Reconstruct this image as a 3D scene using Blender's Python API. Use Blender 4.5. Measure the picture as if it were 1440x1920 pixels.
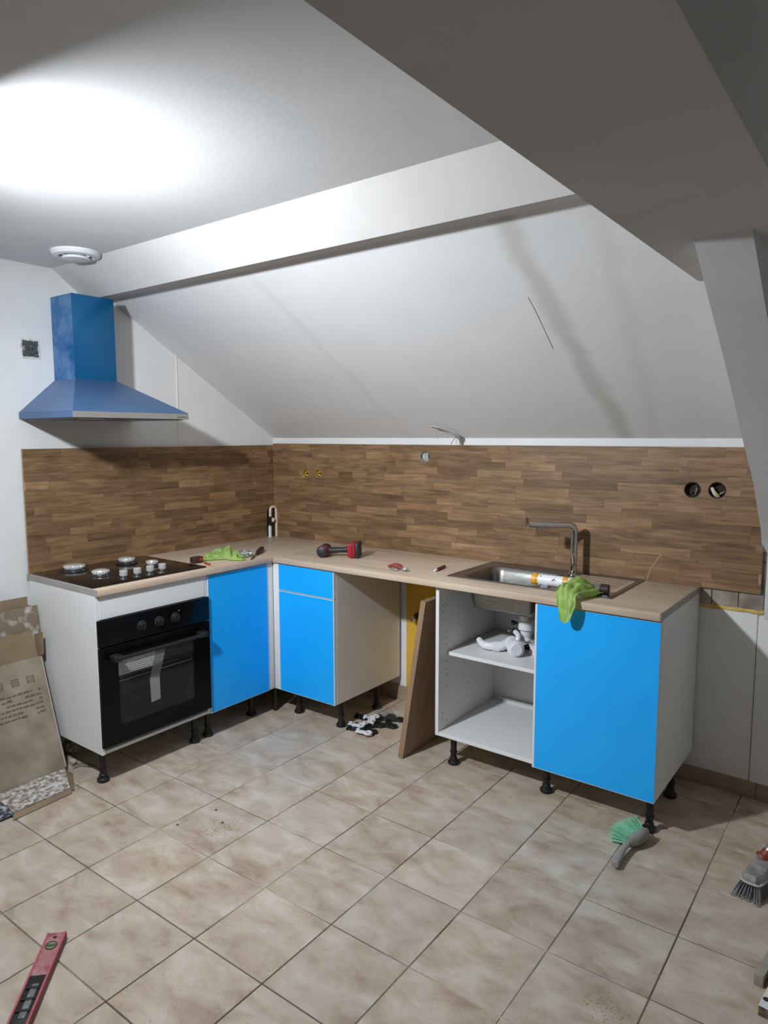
import bpy, bmesh, math, random
from mathutils import Vector, Matrix, noise
random.seed(7)
for o in list(bpy.data.objects): bpy.data.objects.remove(o)
SC = bpy.context.scene
COL = SC.collection
# ------------------------------------------------------------------ camera
F_PX, PITCH, YAW, ROLL = 1304.83, -0.1097, -0.6476, -0.0019
CAM = Vector((3.371, -3.2446, 1.5605))
_fw = Vector((math.cos(PITCH)*math.sin(YAW), math.cos(PITCH)*math.cos(YAW), math.sin(PITCH)))
_r0 = Vector((math.cos(YAW), -math.sin(YAW), 0)); _u0 = _r0.cross(_fw)
_rt = _r0*math.cos(ROLL)+_u0*math.sin(ROLL); _up = -_r0*math.sin(ROLL)+_u0*math.cos(ROLL)
cd = bpy.data.cameras.new('camera'); cam = bpy.data.objects.new('camera', cd); COL.objects.link(cam)
cd.sensor_fit = 'HORIZONTAL'; cd.sensor_width = 36; cd.lens = F_PX/1440*36; cd.clip_start = .02
m = Matrix((_rt, _up, -_fw)).transposed().to_4x4(); m.translation = CAM; cam.matrix_world = m
SC.camera = cam
# ------------------------------------------------------------------ world, lamp, exposure
w = bpy.data.worlds.new('world'); SC.world = w; w.use_nodes = True
w.node_tree.nodes['Background'].inputs[0].default_value = (.9, .95, 1, 1)
w.node_tree.nodes['Background'].inputs[1].default_value = .05
LAMP = Vector((1.36, -2.63, 2.15))
LAMP_DIR = Vector((.07, .83, -.46)).normalized()
ld = bpy.data.lights.new('floodlight_led', 'AREA'); ld.shape = 'RECTANGLE'; ld.size = .11; ld.size_y = .08
ld.energy = 45; ld.color = (.89, .955, 1.03); ld.spread = math.radians(156)
lo = bpy.data.objects.new('floodlight_led', ld); COL.objects.link(lo)
lo.location = LAMP; lo.rotation_euler = LAMP_DIR.to_track_quat('-Z', 'Z').to_euler()
vs = SC.view_settings
vs.view_transform = 'Standard'; vs.look = 'None'; vs.gamma = 1; vs.use_curve_mapping = False; vs.exposure = 0.0

# ------------------------------------------------------------------ helpers
def ray(u, v):
    return _rt*((u-720)/F_PX) - _up*((v-960)/F_PX) + _fw
def at(u, v, ax, val):          # photo pixel -> point where its line of sight meets an axis plane (a wall, top or floor)
    d = ray(u, v); return CAM + d*((val-CAM[ax])/d[ax])
def lin(c):
    c = c/255.; return c/12.92 if c <= .04045 else ((c+.055)/1.055)**2.4
def rgb(r, g, b): return (lin(r), lin(g), lin(b), 1)
MATS = {}
def nn(nt, t, **kw):
    n = nt.nodes.new(t)
    for k, v in kw.items():
        if k.startswith('i_'): n.inputs[k[2:].replace('_', ' ')].default_value = v
        else: setattr(n, k, v)
    return n
def mat(name, c, rough=.5, metal=0, c2=None, scale=8, stretch=(1, 1, 1), detail=4, bump=0, bscale=60, rnd=0, coat=0, spec=.5, lo_=.35, hi_=.65, coord='Object', sss=None):
    if name in MATS: return MATS[name]
    M = bpy.data.materials.new(name); M.use_nodes = True; nt = M.node_tree; L = nt.links
    b = nt.nodes['Principled BSDF']
    b.inputs['Base Color'].default_value = c; b.inputs['Roughness'].default_value = rough; b.inputs['Metallic'].default_value = metal
    b.inputs['Specular IOR Level'].default_value = spec; b.inputs['Coat Weight'].default_value = coat
    if c2 or bump:
        if coord == 'World':
            src = nn(nt, 'ShaderNodeNewGeometry').outputs['Position']
        else:
            src = nn(nt, 'ShaderNodeTexCoord').outputs[coord]
        if rnd:
            oi = nn(nt, 'ShaderNodeObjectInfo'); ad = nn(nt, 'ShaderNodeVectorMath', operation='MULTIPLY_ADD')
            cx = nn(nt, 'ShaderNodeCombineXYZ'); L.new(oi.outputs['Random'], cx.inputs[0]); L.new(oi.outputs['Random'], cx.inputs[2])
            L.new(cx.outputs[0], ad.inputs[0]); ad.inputs[1].default_value = (37, 11, 53); L.new(src, ad.inputs[2]); src = ad.outputs[0]
        mp = nn(nt, 'ShaderNodeMapping'); mp.inputs['Scale'].default_value = stretch; L.new(src, mp.inputs[0])
    if c2:
        n = nn(nt, 'ShaderNodeTexNoise', i_Scale=scale, i_Detail=detail); L.new(mp.outputs[0], n.inputs['Vector'])
        r = nn(nt, 'ShaderNodeValToRGB'); r.color_ramp.elements[0].position = lo_; r.color_ramp.elements[1].position = hi_
        r.color_ramp.elements[0].color = c; r.color_ramp.elements[1].color = c2
        L.new(n.outputs['Fac'], r.inputs[0]); out = r.outputs[0]
        if rnd:
            hs = nn(nt, 'ShaderNodeHueSaturation'); mr = nn(nt, 'ShaderNodeMapRange'); mr.inputs[3].default_value = 1-rnd; mr.inputs[4].default_value = 1+rnd
            L.new(oi.outputs['Random'], mr.inputs[0]); L.new(mr.outputs[0], hs.inputs['Value']); L.new(out, hs.inputs['Color']); out = hs.outputs[0]
        L.new(out, b.inputs['Base Color'])
    if bump:
        n2 = nn(nt, 'ShaderNodeTexNoise', i_Scale=bscale, i_Detail=3); L.new(mp.outputs[0], n2.inputs['Vector'])
        bp = nn(nt, 'ShaderNodeBump', i_Strength=bump, i_Distance=.004); L.new(n2.outputs['Fac'], bp.inputs['Height']); L.new(bp.outputs[0], b.inputs['Normal'])
    MATS[name] = M; return M

class MB:
    def __init__(s): s.bm = bmesh.new()
    def box(s, x0, x1, y0, y1, z0, z1, bev=0, seg=2):
        r = bmesh.ops.create_cube(s.bm, size=1); vs_ = r['verts']
        for v in vs_: v.co = Vector(((x0+x1)/2+v.co.x*(x1-x0), (y0+y1)/2+v.co.y*(y1-y0), (z0+z1)/2+v.co.z*(z1-z0)))
        if bev:
            es = list({e for v in vs_ for e in v.link_edges})
            bmesh.ops.bevel(s.bm, geom=es, offset=bev, segments=seg, affect='EDGES', profile=.5)
        return s
    def obox(s, c, ax, ay, az, dx, dy, dz, bev=0):          # oriented box: centre, axes, full sizes
        a = MB().box(-dx/2, dx/2, -dy/2, dy/2, -dz/2, dz/2, bev)
        M = Matrix((Vector(ax).normalized(), Vector(ay).normalized(), Vector(az).normalized())).transposed().to_4x4(); M.translation = Vector(c)
        a.xf(M); s.merge(a); return s
    def xf(s, M): bmesh.ops.transform(s.bm, matrix=M, verts=s.bm.verts); return s
    def merge(s, o):
        me = bpy.data.meshes.new('t'); o.bm.to_mesh(me); s.bm.from_mesh(me); bpy.data.meshes.remove(me); o.bm.free(); return s
    def cyl(s, p0, p1, r0, r1=None, seg=20, bev=0):
        p0, p1 = Vector(p0), Vector(p1); r1 = r0 if r1 is None else r1
        d = p1-p0; q = d.to_track_quat('Z', 'Y'); rings = []
        prof = [(0, r0), (1, r1)]
        if bev:
            h = bev/d.length; prof = [(0, r0-bev), (h, r0), (1-h, r1), (1, r1-bev)]
        for t, r in prof:
            rings.append([s.bm.verts.new(p0+d*t+q @ Vector((math.cos(2*math.pi*k/seg)*r, math.sin(2*math.pi*k/seg)*r, 0))) for k in range(seg)])
        s._rings(rings, True); return s
    def _rings(s, rings, cap):
        n = len(rings[0])
        for a, b in zip(rings, rings[1:]):
            for k in range(n): s.bm.faces.new((a[k], a[(k+1) % n], b[(k+1) % n], b[k]))
        if cap:
            s.bm.faces.new(rings[0][::-1]); s.bm.faces.new(rings[-1])
    def lathe(s, c, prof, seg=32, axis=(0, 0, 1), cap=True):        # prof: (radius, height) pairs
        c = Vector(c); q = Vector(axis).to_track_quat('Z', 'Y'); rings = []
        for r, h in prof:
            rings.append([s.bm.verts.new(c+q @ Vector((math.cos(2*math.pi*k/seg)*max(r, 1e-4), math.sin(2*math.pi*k/seg)*max(r, 1e-4), h))) for k in range(seg)])
        s._rings(rings, cap); return s
    def tube(s, pts, r, seg=12, smooth=6, flat=1.0, cap=True):      # r: number or list per control point
        pts = [Vector(p) for p in pts]; rs = r if isinstance(r, (list, tuple)) else [r]*len(pts)
        if smooth > 1 and len(pts) > 2:
            P, R = [], []
            for i in range(len(pts)-1):
                a, b, c, d = pts[max(i-1, 0)], pts[i], pts[i+1], pts[min(i+2, len(pts)-1)]
                for k in range(smooth):
                    t = k/smooth
                    P.append(.5*((2*b)+(c-a)*t+(2*a-5*b+4*c-d)*t*t+(3*b-a-3*c+d)*t**3)); R.append(rs[i]*(1-t)+rs[i+1]*t)
            P.append(pts[-1]); R.append(rs[-1]); pts, rs = P, R
        rings = []; up = Vector((0, 0, 1)); t0 = (pts[1]-pts[0]).normalized()
        if abs(t0.z) > .95: up = Vector((0, 1, 0))
        nrm = (up-t0*up.dot(t0)).normalized()
        for i, p in enumerate(pts):
            t = (pts[min(i+1, len(pts)-1)]-pts[max(i-1, 0)]).normalized()
            nrm = (nrm-t*nrm.dot(t)).normalized(); bn = t.cross(nrm)
            rings.append([s.bm.verts.new(p+nrm*math.sin(2*math.pi*k/seg)*rs[i]*flat+bn*math.cos(2*math.pi*k/seg)*rs[i]) for k in range(seg)])
        s._rings(rings, cap); return s
    def prism(s, poly, ax, a, b, bev=0):        # poly in the other two axes (cyclic order x,y,z without ax), extruded a..b along ax
        def P(p, v):
            l = [0, 0, 0]; o = [i for i in range(3) if i != ax]; l[o[0]], l[o[1]] = p; l[ax] = v; return l
        A = [s.bm.verts.new(P(p, a)) for p in poly]; B = [s.bm.verts.new(P(p, b)) for p in poly]; n = len(poly); f = [s.bm.faces.new(A), s.bm.faces.new(B[::-1])]
        for k in range(n): f.append(s.bm.faces.new((A[k], B[k], B[(k+1) % n], A[(k+1) % n])))
        if bev:
            es = list({e for x in f for e in x.edges}); bmesh.ops.bevel(s.bm, geom=es, offset=bev, segments=2, affect='EDGES')
        return s
    def slab(s, poly, th):                      # 3-D polygon (planar) given thickness along its normal
        pts = [Vector(p) for p in poly]; n = (pts[1]-pts[0]).cross(pts[2]-pts[0]).normalized()*th
        A = [s.bm.verts.new(p) for p in pts]; B = [s.bm.verts.new(p+n) for p in pts]; k_ = len(pts)
        s.bm.faces.new(A); s.bm.faces.new(B[::-1])
        for k in range(k_): s.bm.faces.new((A[k], B[k], B[(k+1) % k_], A[(k+1) % k_]))
        return s
    def grid(s, fn, nu, nv, th=0):
        V = [[s.bm.verts.new(fn(i/nu, j/nv)) for j in range(nv+1)] for i in range(nu+1)]
        fs = [s.bm.faces.new((V[i][j], V[i+1][j], V[i+1][j+1], V[i][j+1])) for i in range(nu) for j in range(nv)]
        if th: bmesh.ops.solidify(s.bm, geom=fs, thickness=th)
        return s
    def ball(s, c, rx, ry, rz, sub=3, amp=0, fq=20):
        r = bmesh.ops.create_icosphere(s.bm, subdivisions=sub, radius=1)
        for v in r['verts']:
            k = 1+amp*noise.noise(v.co*fq/10+Vector(c)*7)
            v.co = Vector(c)+Vector((v.co.x*rx, v.co.y*ry, v.co.z*rz))*k
        return s

OFF = {}
def finish(name, mb, mt, base, ang=32):
    bmesh.ops.recalc_face_normals(mb.bm, faces=mb.bm.faces)
    bmesh.ops.translate(mb.bm, vec=-Vector(base), verts=mb.bm.verts)
    me = bpy.data.meshes.new(name); mb.bm.to_mesh(me); mb.bm.free()
    me.materials.append(mt)
    for p in me.polygons: p.use_smooth = True
    me.set_sharp_from_angle(angle=math.radians(ang))
    return bpy.data.objects.new(name, me)
def part(name, mb, mt, parent, label=None, kind=None, ang=32):
    o = finish(name, mb, mt, OFF[parent], ang); COL.objects.link(o); o.parent = parent; OFF[o] = OFF[parent]
    if label: o['label'] = label
    if kind: o['kind'] = kind
    return o
def thing(name, label, cat, loc, group=None, kind=None):
    o = bpy.data.objects.new(name, None); COL.objects.link(o); o.location = loc; o.empty_display_size = .05
    o['label'] = label; OFF[o] = Vector(loc)
    if cat: o['category'] = cat
    if group: o['group'] = group
    if kind: o['kind'] = kind
    return o
def one(name, label, cat, mb, mt, group=None, kind=None, ang=32):
    vs_ = [v.co for v in mb.bm.verts]
    base = Vector((sum(v.x for v in vs_)/len(vs_), sum(v.y for v in vs_)/len(vs_), min(v.z for v in vs_)))
    o = finish(name, mb, mt, base, ang); COL.objects.link(o); o.location = base; OFF[o] = base
    o['label'] = label
    if cat: o['category'] = cat
    if group: o['group'] = group
    if kind: o['kind'] = kind
    return o
def struct(name, mb, mt, label=None):
    o = finish(name, mb, mt, (0, 0, 0)); COL.objects.link(o); OFF[o] = Vector((0, 0, 0)); o['kind'] = 'structure'
    if label: o['label'] = label
    return o
def cut(o, mb):                                   # real hole through a piece: boolean applied at once
    bmesh.ops.recalc_face_normals(mb.bm, faces=mb.bm.faces)
    me = bpy.data.meshes.new('c'); mb.bm.to_mesh(me); mb.bm.free(); c = bpy.data.objects.new('c', me); COL.objects.link(c)
    md = o.modifiers.new('b', 'BOOLEAN'); md.operation = 'DIFFERENCE'; md.object = c; md.solver = 'EXACT'
    bpy.context.view_layer.update(); dg = bpy.context.evaluated_depsgraph_get()
    nm = bpy.data.meshes.new_from_object(o.evaluated_get(dg)); o.modifiers.clear(); o.data = nm
    for p in nm.polygons: p.use_smooth = True
    nm.set_sharp_from_angle(angle=math.radians(32))
    bpy.data.objects.remove(c)

# ------------------------------------------------------------------ materials
white_wall = mat('white_paint', rgb(222, 221, 219), .75, c2=rgb(231, 230, 228), scale=3, bump=.12, bscale=90)
ceil_m = mat('ceiling_paint', rgb(216, 216, 215), .8, c2=rgb(226, 226, 225), scale=2, bump=.08, bscale=60)
beam_m = mat('casing_paint', rgb(198, 195, 191), .8, c2=rgb(208, 205, 201), scale=2, bump=.06)
strut_m = mat('strut_plaster', rgb(200, 199, 199), .8, c2=rgb(212, 211, 210), scale=3, bump=.1)
white_mel = mat('white_melamine', rgb(222, 222, 220), .38, c2=rgb(228, 228, 226), scale=2)
blue_film = mat('blue_film', (.010, .40, .97, 1), .34, c2=(.012, .43, 1.0, 1), scale=3, bump=.03, bscale=18, spec=.4)
black_pl = mat('black_plastic', rgb(22, 22, 23), .45, c2=rgb(30, 30, 31), scale=20)
black_gl = mat('black_glass', rgb(8, 8, 9), .22, spec=.18)
steel = mat('brushed_steel', rgb(190, 187, 182), .30, .82, c2=rgb(206, 203, 198), scale=40, stretch=(1, 12, 1))
chrome = mat('chrome', rgb(205, 203, 200), .07, 1)
satin = mat('satin_metal', rgb(206, 205, 202), .3, .45, c2=rgb(216, 215, 212), scale=30)
dark_steel = mat('dark_steel', rgb(96, 96, 97), .3, 1)
alu = mat('aluminium', rgb(170, 170, 168), .35, .6)
white_pl = mat('white_plastic', rgb(222, 224, 228), .35, c2=rgb(228, 229, 232), scale=5)
beige_pl = mat('beige_plastic', rgb(214, 203, 178), .4, c2=rgb(222, 211, 188), scale=10)
grey_pl = mat('grey_plastic', rgb(138, 135, 130), .55, c2=rgb(160, 157, 150), scale=30)
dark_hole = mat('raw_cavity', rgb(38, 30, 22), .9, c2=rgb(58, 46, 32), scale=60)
yellow_pl = mat('yellow_box_plastic', rgb(200, 158, 50), .5, c2=rgb(176, 136, 44), scale=30)
red_pl = mat('red_plastic', rgb(176, 34, 46), .4, c2=rgb(160, 30, 42), scale=20)
green_cl = mat('green_microfibre', rgb(188, 220, 122), .95, c2=rgb(206, 232, 146), scale=40, bump=.5, bscale=300)
grout_m = mat('grout', rgb(92, 84, 74), .95, c2=rgb(196, 186, 170), scale=2.2, lo_=.44, hi_=.66, bump=.4, bscale=200, coord='World')
card_m = mat('cardboard', rgb(128, 110, 86), .9, c2=rgb(146, 127, 100), scale=7, bump=.1)
dust_m = mat('dusty_cardboard', rgb(124, 110, 92), .95, c2=rgb(190, 184, 174), scale=22, detail=9, lo_=.50, hi_=.70, bump=.3, bscale=120)
dust2_m = mat('plaster_crusted_cardboard', rgb(128, 116, 102), .95, c2=rgb(208, 204, 198), scale=60, detail=9, lo_=.40, hi_=.62, bump=.6, bscale=150)
base_m = mat('baseboard_tile', rgb(156, 134, 112), .5, c2=rgb(170, 148, 126), scale=9, rnd=.04)
walltile_m = mat('old_wall_tile', rgb(126, 114, 102), .45, c2=rgb(166, 156, 144), scale=12, rnd=.1)
foam_m = mat('yellow_foam', rgb(196, 160, 84), .9, c2=rgb(222, 192, 120), scale=30, bump=.6)
yellow_wall = mat('yellow_paint', rgb(212, 166, 46), .7, c2=rgb(224, 180, 62), scale=4)
ply_edge = mat('grey_edge_strip', rgb(150, 148, 143), .5, c2=rgb(160, 158, 153), scale=8)
chip_m = mat('chipboard', rgb(146, 124, 98), .8, c2=rgb(176, 152, 122), scale=120, detail=2)

def wood(name, axis, c1, c2, c3, rnd, rough=.5, fine=1.0):
    M = bpy.data.materials.new(name); M.use_nodes = True; nt = M.node_tree; L = nt.links; b = nt.nodes['Principled BSDF']
    b.inputs['Roughness'].default_value = rough; b.inputs['Specular IOR Level'].default_value = .35
    g = nn(nt, 'ShaderNodeNewGeometry'); oi = nn(nt, 'ShaderNodeObjectInfo')
    cx = nn(nt, 'ShaderNodeCombineXYZ')
    for k in range(3): L.new(oi.outputs['Random'], cx.inputs[k])
    ad = nn(nt, 'ShaderNodeVectorMath', operation='MULTIPLY_ADD'); ad.inputs[1].default_value = (31, 47, 23) if rnd else (0, 0, 0)
    L.new(cx.outputs[0], ad.inputs[0]); L.new(g.outputs['Position'], ad.inputs[2])
    st = [1, 1, 1]; st[axis] = .07
    mp = nn(nt, 'ShaderNodeMapping'); mp.inputs['Scale'].default_value = st; L.new(ad.outputs[0], mp.inputs[0])
    n1 = nn(nt, 'ShaderNodeTexNoise', i_Scale=70*fine, i_Detail=6, i_Roughness=.62, i_Distortion=.6); L.new(mp.outputs[0], n1.inputs['Vector'])
    st2 = [1, 1, 1]; st2[axis] = .25
    mp2 = nn(nt, 'ShaderNodeMapping'); mp2.inputs['Scale'].default_value = st2; L.new(ad.outputs[0], mp2.inputs[0])
    n2 = nn(nt, 'ShaderNodeTexNoise', i_Scale=14*fine, i_Detail=3, i_Distortion=1.2); L.new(mp2.outputs[0], n2.inputs['Vector'])
    r = nn(nt, 'ShaderNodeValToRGB'); e = r.color_ramp.elements; e[0].position = .3; e[1].position = .72; e[0].color = c1; e[1].color = c3
    k = e.new(.5); k.color = c2
    mx = nn(nt, 'ShaderNodeMath', operation='MULTIPLY_ADD'); mx.inputs[1].default_value = .45; L.new(n2.outputs['Fac'], mx.inputs[0])
    ms = nn(nt, 'ShaderNodeMath', operation='MULTIPLY'); ms.inputs[1].default_value = .55; L.new(n1.outputs['Fac'], ms.inputs[0]); L.new(ms.outputs[0], mx.inputs[2])
    L.new(mx.outputs[0], r.inputs[0]); out = r.outputs[0]
    if rnd:
        hs = nn(nt, 'ShaderNodeHueSaturation'); mr = nn(nt, 'ShaderNodeMapRange'); mr.inputs[3].default_value = 1-rnd; mr.inputs[4].default_value = 1+rnd
        L.new(oi.outputs['Random'], mr.inputs[0]); L.new(mr.outputs[0], hs.inputs['Value']); L.new(out, hs.inputs['Color']); out = hs.outputs[0]
    L.new(out, b.inputs['Base Color']); return M
OAK = (rgb(84, 60, 38), rgb(128, 99, 70), rgb(160, 131, 98))
stave_x = wood('oak_stave_lengthwise', 0, *OAK, .25)
stave_y = wood('oak_stave_crosswise', 1, *OAK, .25)
top_x = wood('pale_oak_top_lengthwise', 0, rgb(174, 152, 131), rgb(198, 177, 155), rgb(210, 191, 170), 0, .42, .35)
top_y = wood('pale_oak_top_crosswise', 1, rgb(174, 152, 131), rgb(198, 177, 155), rgb(210, 191, 170), 0, .42, .35)
board_m = wood('oak_board', 2, rgb(132, 108, 82), rgb(150, 124, 96), rgb(164, 138, 108), 0, .5, .5)

def tile_material():
    M = bpy.data.materials.new('beige_floor_tile'); M.use_nodes = True; nt = M.node_tree; L = nt.links; b = nt.nodes['Principled BSDF']
    g = nn(nt, 'ShaderNodeNewGeometry'); oi = nn(nt, 'ShaderNodeObjectInfo'); cx = nn(nt, 'ShaderNodeCombineXYZ')
    L.new(oi.outputs['Random'], cx.inputs[0]); L.new(oi.outputs['Random'], cx.inputs[1])
    ad = nn(nt, 'ShaderNodeVectorMath', operation='MULTIPLY_ADD'); ad.inputs[1].default_value = (41, 67, 0); L.new(cx.outputs[0], ad.inputs[0]); L.new(g.outputs['Position'], ad.inputs[2])
    mp = nn(nt, 'ShaderNodeMapping'); mp.inputs['Scale'].default_value = (1, 1.7, 1); mp.inputs['Rotation'].default_value = (0, 0, .5); L.new(ad.outputs[0], mp.inputs[0])
    n1 = nn(nt, 'ShaderNodeTexNoise', i_Scale=6.5, i_Detail=7, i_Roughness=.6, i_Distortion=.4); L.new(mp.outputs[0], n1.inputs['Vector'])
    r = nn(nt, 'ShaderNodeValToRGB'); e = r.color_ramp.elements; e[0].position = .30; e[0].color = rgb(160, 139, 117); e[1].position = .70; e[1].color = rgb(205, 194, 179)
    k = e.new(.48); k.color = rgb(184, 167, 147)
    L.new(n1.outputs['Fac'], r.inputs[0])
    n2 = nn(nt, 'ShaderNodeTexNoise', i_Scale=55, i_Detail=6, i_Roughness=.7); L.new(mp.outputs[0], n2.inputs['Vector'])
    r2 = nn(nt, 'ShaderNodeValToRGB'); r2.color_ramp.elements[0].position = .30; r2.color_ramp.elements[0].color = (.62, .58, .52, 1); r2.color_ramp.elements[1].position = .42; r2.color_ramp.elements[1].color = (1, 1, 1, 1)
    L.new(n2.outputs['Fac'], r2.inputs[0])
    mx = nn(nt, 'ShaderNodeMix', data_type='RGBA', blend_type='MULTIPLY'); mx.inputs[0].default_value = .8; L.new(r.outputs[0], mx.inputs[6]); L.new(r2.outputs[0], mx.inputs[7])
    hs = nn(nt, 'ShaderNodeHueSaturation'); mr = nn(nt, 'ShaderNodeMapRange'); mr.inputs[3].default_value = .93; mr.inputs[4].default_value = 1.06
    L.new(oi.outputs['Random'], mr.inputs[0]); L.new(mr.outputs[0], hs.inputs['Value']); L.new(mx.outputs[2], hs.inputs['Color'])
    # dry plaster dust smeared over the floor
    n3 = nn(nt, 'ShaderNodeTexNoise', i_Scale=2.6, i_Detail=6, i_Roughness=.65); L.new(g.outputs['Position'], n3.inputs['Vector'])
    r3 = nn(nt, 'ShaderNodeValToRGB'); r3.color_ramp.elements[0].position = .46; r3.color_ramp.elements[0].color = (0, 0, 0, 1); r3.color_ramp.elements[1].position = .78; r3.color_ramp.elements[1].color = (.6, .6, .6, 1)
    L.new(n3.outputs['Fac'], r3.inputs[0])
    md = nn(nt, 'ShaderNodeMix', data_type='RGBA'); L.new(r3.outputs[0], md.inputs[0]); L.new(hs.outputs[0], md.inputs[6]); md.inputs[7].default_value = rgb(198, 190, 180)
    L.new(md.outputs[2], b.inputs['Base Color'])
    b.inputs['Roughness'].default_value = .5; b.inputs['Specular IOR Level'].default_value = .3
    bp = nn(nt, 'ShaderNodeBump', i_Strength=.16, i_Distance=.003); L.new(n2.outputs['Fac'], bp.inputs['Height']); L.new(bp.outputs[0], b.inputs['Normal'])
    return M
tile_m = tile_material()

def slope_material():                            # white paint with filled board joints left grey
    M = bpy.data.materials.new('slope_paint'); M.use_nodes = True; nt = M.node_tree; L = nt.links; b = nt.nodes['Principled BSDF']; b.inputs['Roughness'].default_value = .8
    g = nn(nt, 'ShaderNodeNewGeometry'); sx = nn(nt, 'ShaderNodeSeparateXYZ'); L.new(g.outputs['Position'], sx.inputs[0])
    nz = nn(nt, 'ShaderNodeTexNoise', i_Scale=5, i_Detail=4); L.new(g.outputs['Position'], nz.inputs['Vector'])
    base = nn(nt, 'ShaderNodeValToRGB'); base.color_ramp.elements[0].color = rgb(214, 214, 213); base.color_ramp.elements[1].color = rgb(224, 224, 223); L.new(nz.outputs['Fac'], base.inputs[0]); out = base.outputs[0]
    for cx_, wd, sk, amt in ((2.285, .062, .055, .55), (1.075, .03, .06, .16), (2.515, .05, -.11, .16)):
        # distance to the joint line x = cx + sk*(y+.6), wobbled by noise
        a = nn(nt, 'ShaderNodeMath', operation='MULTIPLY_ADD'); a.inputs[1].default_value = -sk; L.new(sx.outputs['Y'], a.inputs[0]); L.new(sx.outputs['X'], a.inputs[2])
        c = nn(nt, 'ShaderNodeMath', operation='MULTIPLY_ADD'); c.inputs[1].default_value = .09; L.new(nz.outputs['Fac'], c.inputs[0]); L.new(a.outputs[0], c.inputs[2])
        d = nn(nt, 'ShaderNodeMath', operation='SUBTRACT'); d.inputs[1].default_value = cx_+sk*.6+.045; L.new(c.outputs[0], d.inputs[0])
        e = nn(nt, 'ShaderNodeMath', operation='ABSOLUTE'); L.new(d.outputs[0], e.inputs[0])
        f = nn(nt, 'ShaderNodeMapRange'); f.inputs[1].default_value = wd; f.inputs[2].default_value = wd*.25; f.inputs[3].default_value = 0; f.inputs[4].default_value = amt; L.new(e.outputs[0], f.inputs[0])
        mx = nn(nt, 'ShaderNodeMix', data_type='RGBA'); L.new(f.outputs[0], mx.inputs[0]); L.new(out, mx.inputs[6]); mx.inputs[7].default_value = rgb(176, 172, 165); out = mx.outputs[2]
    L.new(out, b.inputs['Base Color'])
    n2 = nn(nt, 'ShaderNodeTexNoise', i_Scale=60); L.new(g.outputs['Position'], n2.inputs['Vector'])
    bp = nn(nt, 'ShaderNodeBump', i_Strength=.08, i_Distance=.003); L.new(n2.outputs['Fac'], bp.inputs['Height']); L.new(bp.outputs[0], b.inputs['Normal'])
    return M
slope_m = slope_material()

def glass(name, c, alpha, rough=.05):
    M = bpy.data.materials.new(name); M.use_nodes = True; nt = M.node_tree; L = nt.links
    t = nn(nt, 'ShaderNodeBsdfTransparent'); t.inputs[0].default_value = c; gl = nn(nt, 'ShaderNodeBsdfPrincipled')
    gl.inputs['Base Color'].default_value = (c[0]*.2, c[1]*.2, c[2]*.2, 1); gl.inputs['Roughness'].default_value = rough
    mx = nn(nt, 'ShaderNodeMixShader'); mx.inputs[0].default_value = alpha; L.new(t.outputs[0], mx.inputs[1]); L.new(gl.outputs[0], mx.inputs[2])
    L.new(mx.outputs[0], nt.nodes['Material Output'].inputs[0]); return M
oven_glass = glass('tinted_oven_glass', (.92, .92, .91, 1), .09, .12)
clear_bag = glass('clear_plastic_bag', (.96, .96, .97, 1), .14, .1)
vial_m = glass('vial_glass', (.75, .85, .55, 1), .45)

# ================================================================== structure
XR, YF, ZC = 4.4, -5.2, 2.365
SL, S0 = .625, 1.545                           # roof slope: z = S0 - SL*y
def zs(y): return S0-SL*y
fl = struct('floor', MB().box(-.1, XR+.1, YF-.1, .1, -.08, -.003), grout_m, 'bare cement joints under the beige floor tiles')
S, PHI, OX, OY, J = .3024, .0081, .7739, -2.0039, .0045
cp, sp_ = math.cos(PHI), math.sin(PHI)
tm = MB().box(-S/2+J/2, S/2-J/2, -S/2+J/2, S/2-J/2, -.008, 0, .0012, 1)
proto = finish('tile', tm, tile_m, (0, 0, 0)); tme = proto.data; bpy.data.objects.remove(proto)
rest = MB(); cnt = 0
for i in range(-4, 15):
    for j in range(-12, 8):
        u, v = i+.5, j+.5
        x = OX+S*(u*cp-v*sp_); y = OY+S*(u*sp_+v*cp)
        if x < -S*.6 or y > S*.6 or x > XR+S or y < YF-S: continue
        near = x < 3.75 and y > -3.3
        if near:
            if x-S/2 < 0 or y+S/2 > 0:                     # cut tiles along the walls
                x0, x1 = max(x-S/2+J/2, .004), x+S/2-J/2; y0, y1 = y-S/2+J/2, min(y+S/2-J/2, -.004)
                if x1-x0 < .01 or y1-y0 < .01: continue
                o = finish('tile', MB().box(x0, x1, y0, y1, -.008, 0, .0012, 1), tile_m, ((x0+x1)/2, (y0+y1)/2, 0)); o.location = ((x0+x1)/2, (y0+y1)/2, 0)
            else:
                o = bpy.data.objects.new('tile', tme); o.location = (x, y, random.uniform(-.0006, 0)); o.rotation_euler = (0, 0, PHI)
            COL.objects.link(o); o.parent = fl; cnt += 1
        else:
            x0, x1, y0, y1 = max(x-S/2+J/2, .004), min(x+S/2-J/2, XR-.004), max(y-S/2+J/2, YF+.004), min(y+S/2-J/2, -.004)
            if x1-x0 > .01 and y1-y0 > .01: rest.box(x0, x1, y0, y1, -.008, 0)
part('tiles', rest, tile_m, fl, kind='stuff')

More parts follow.
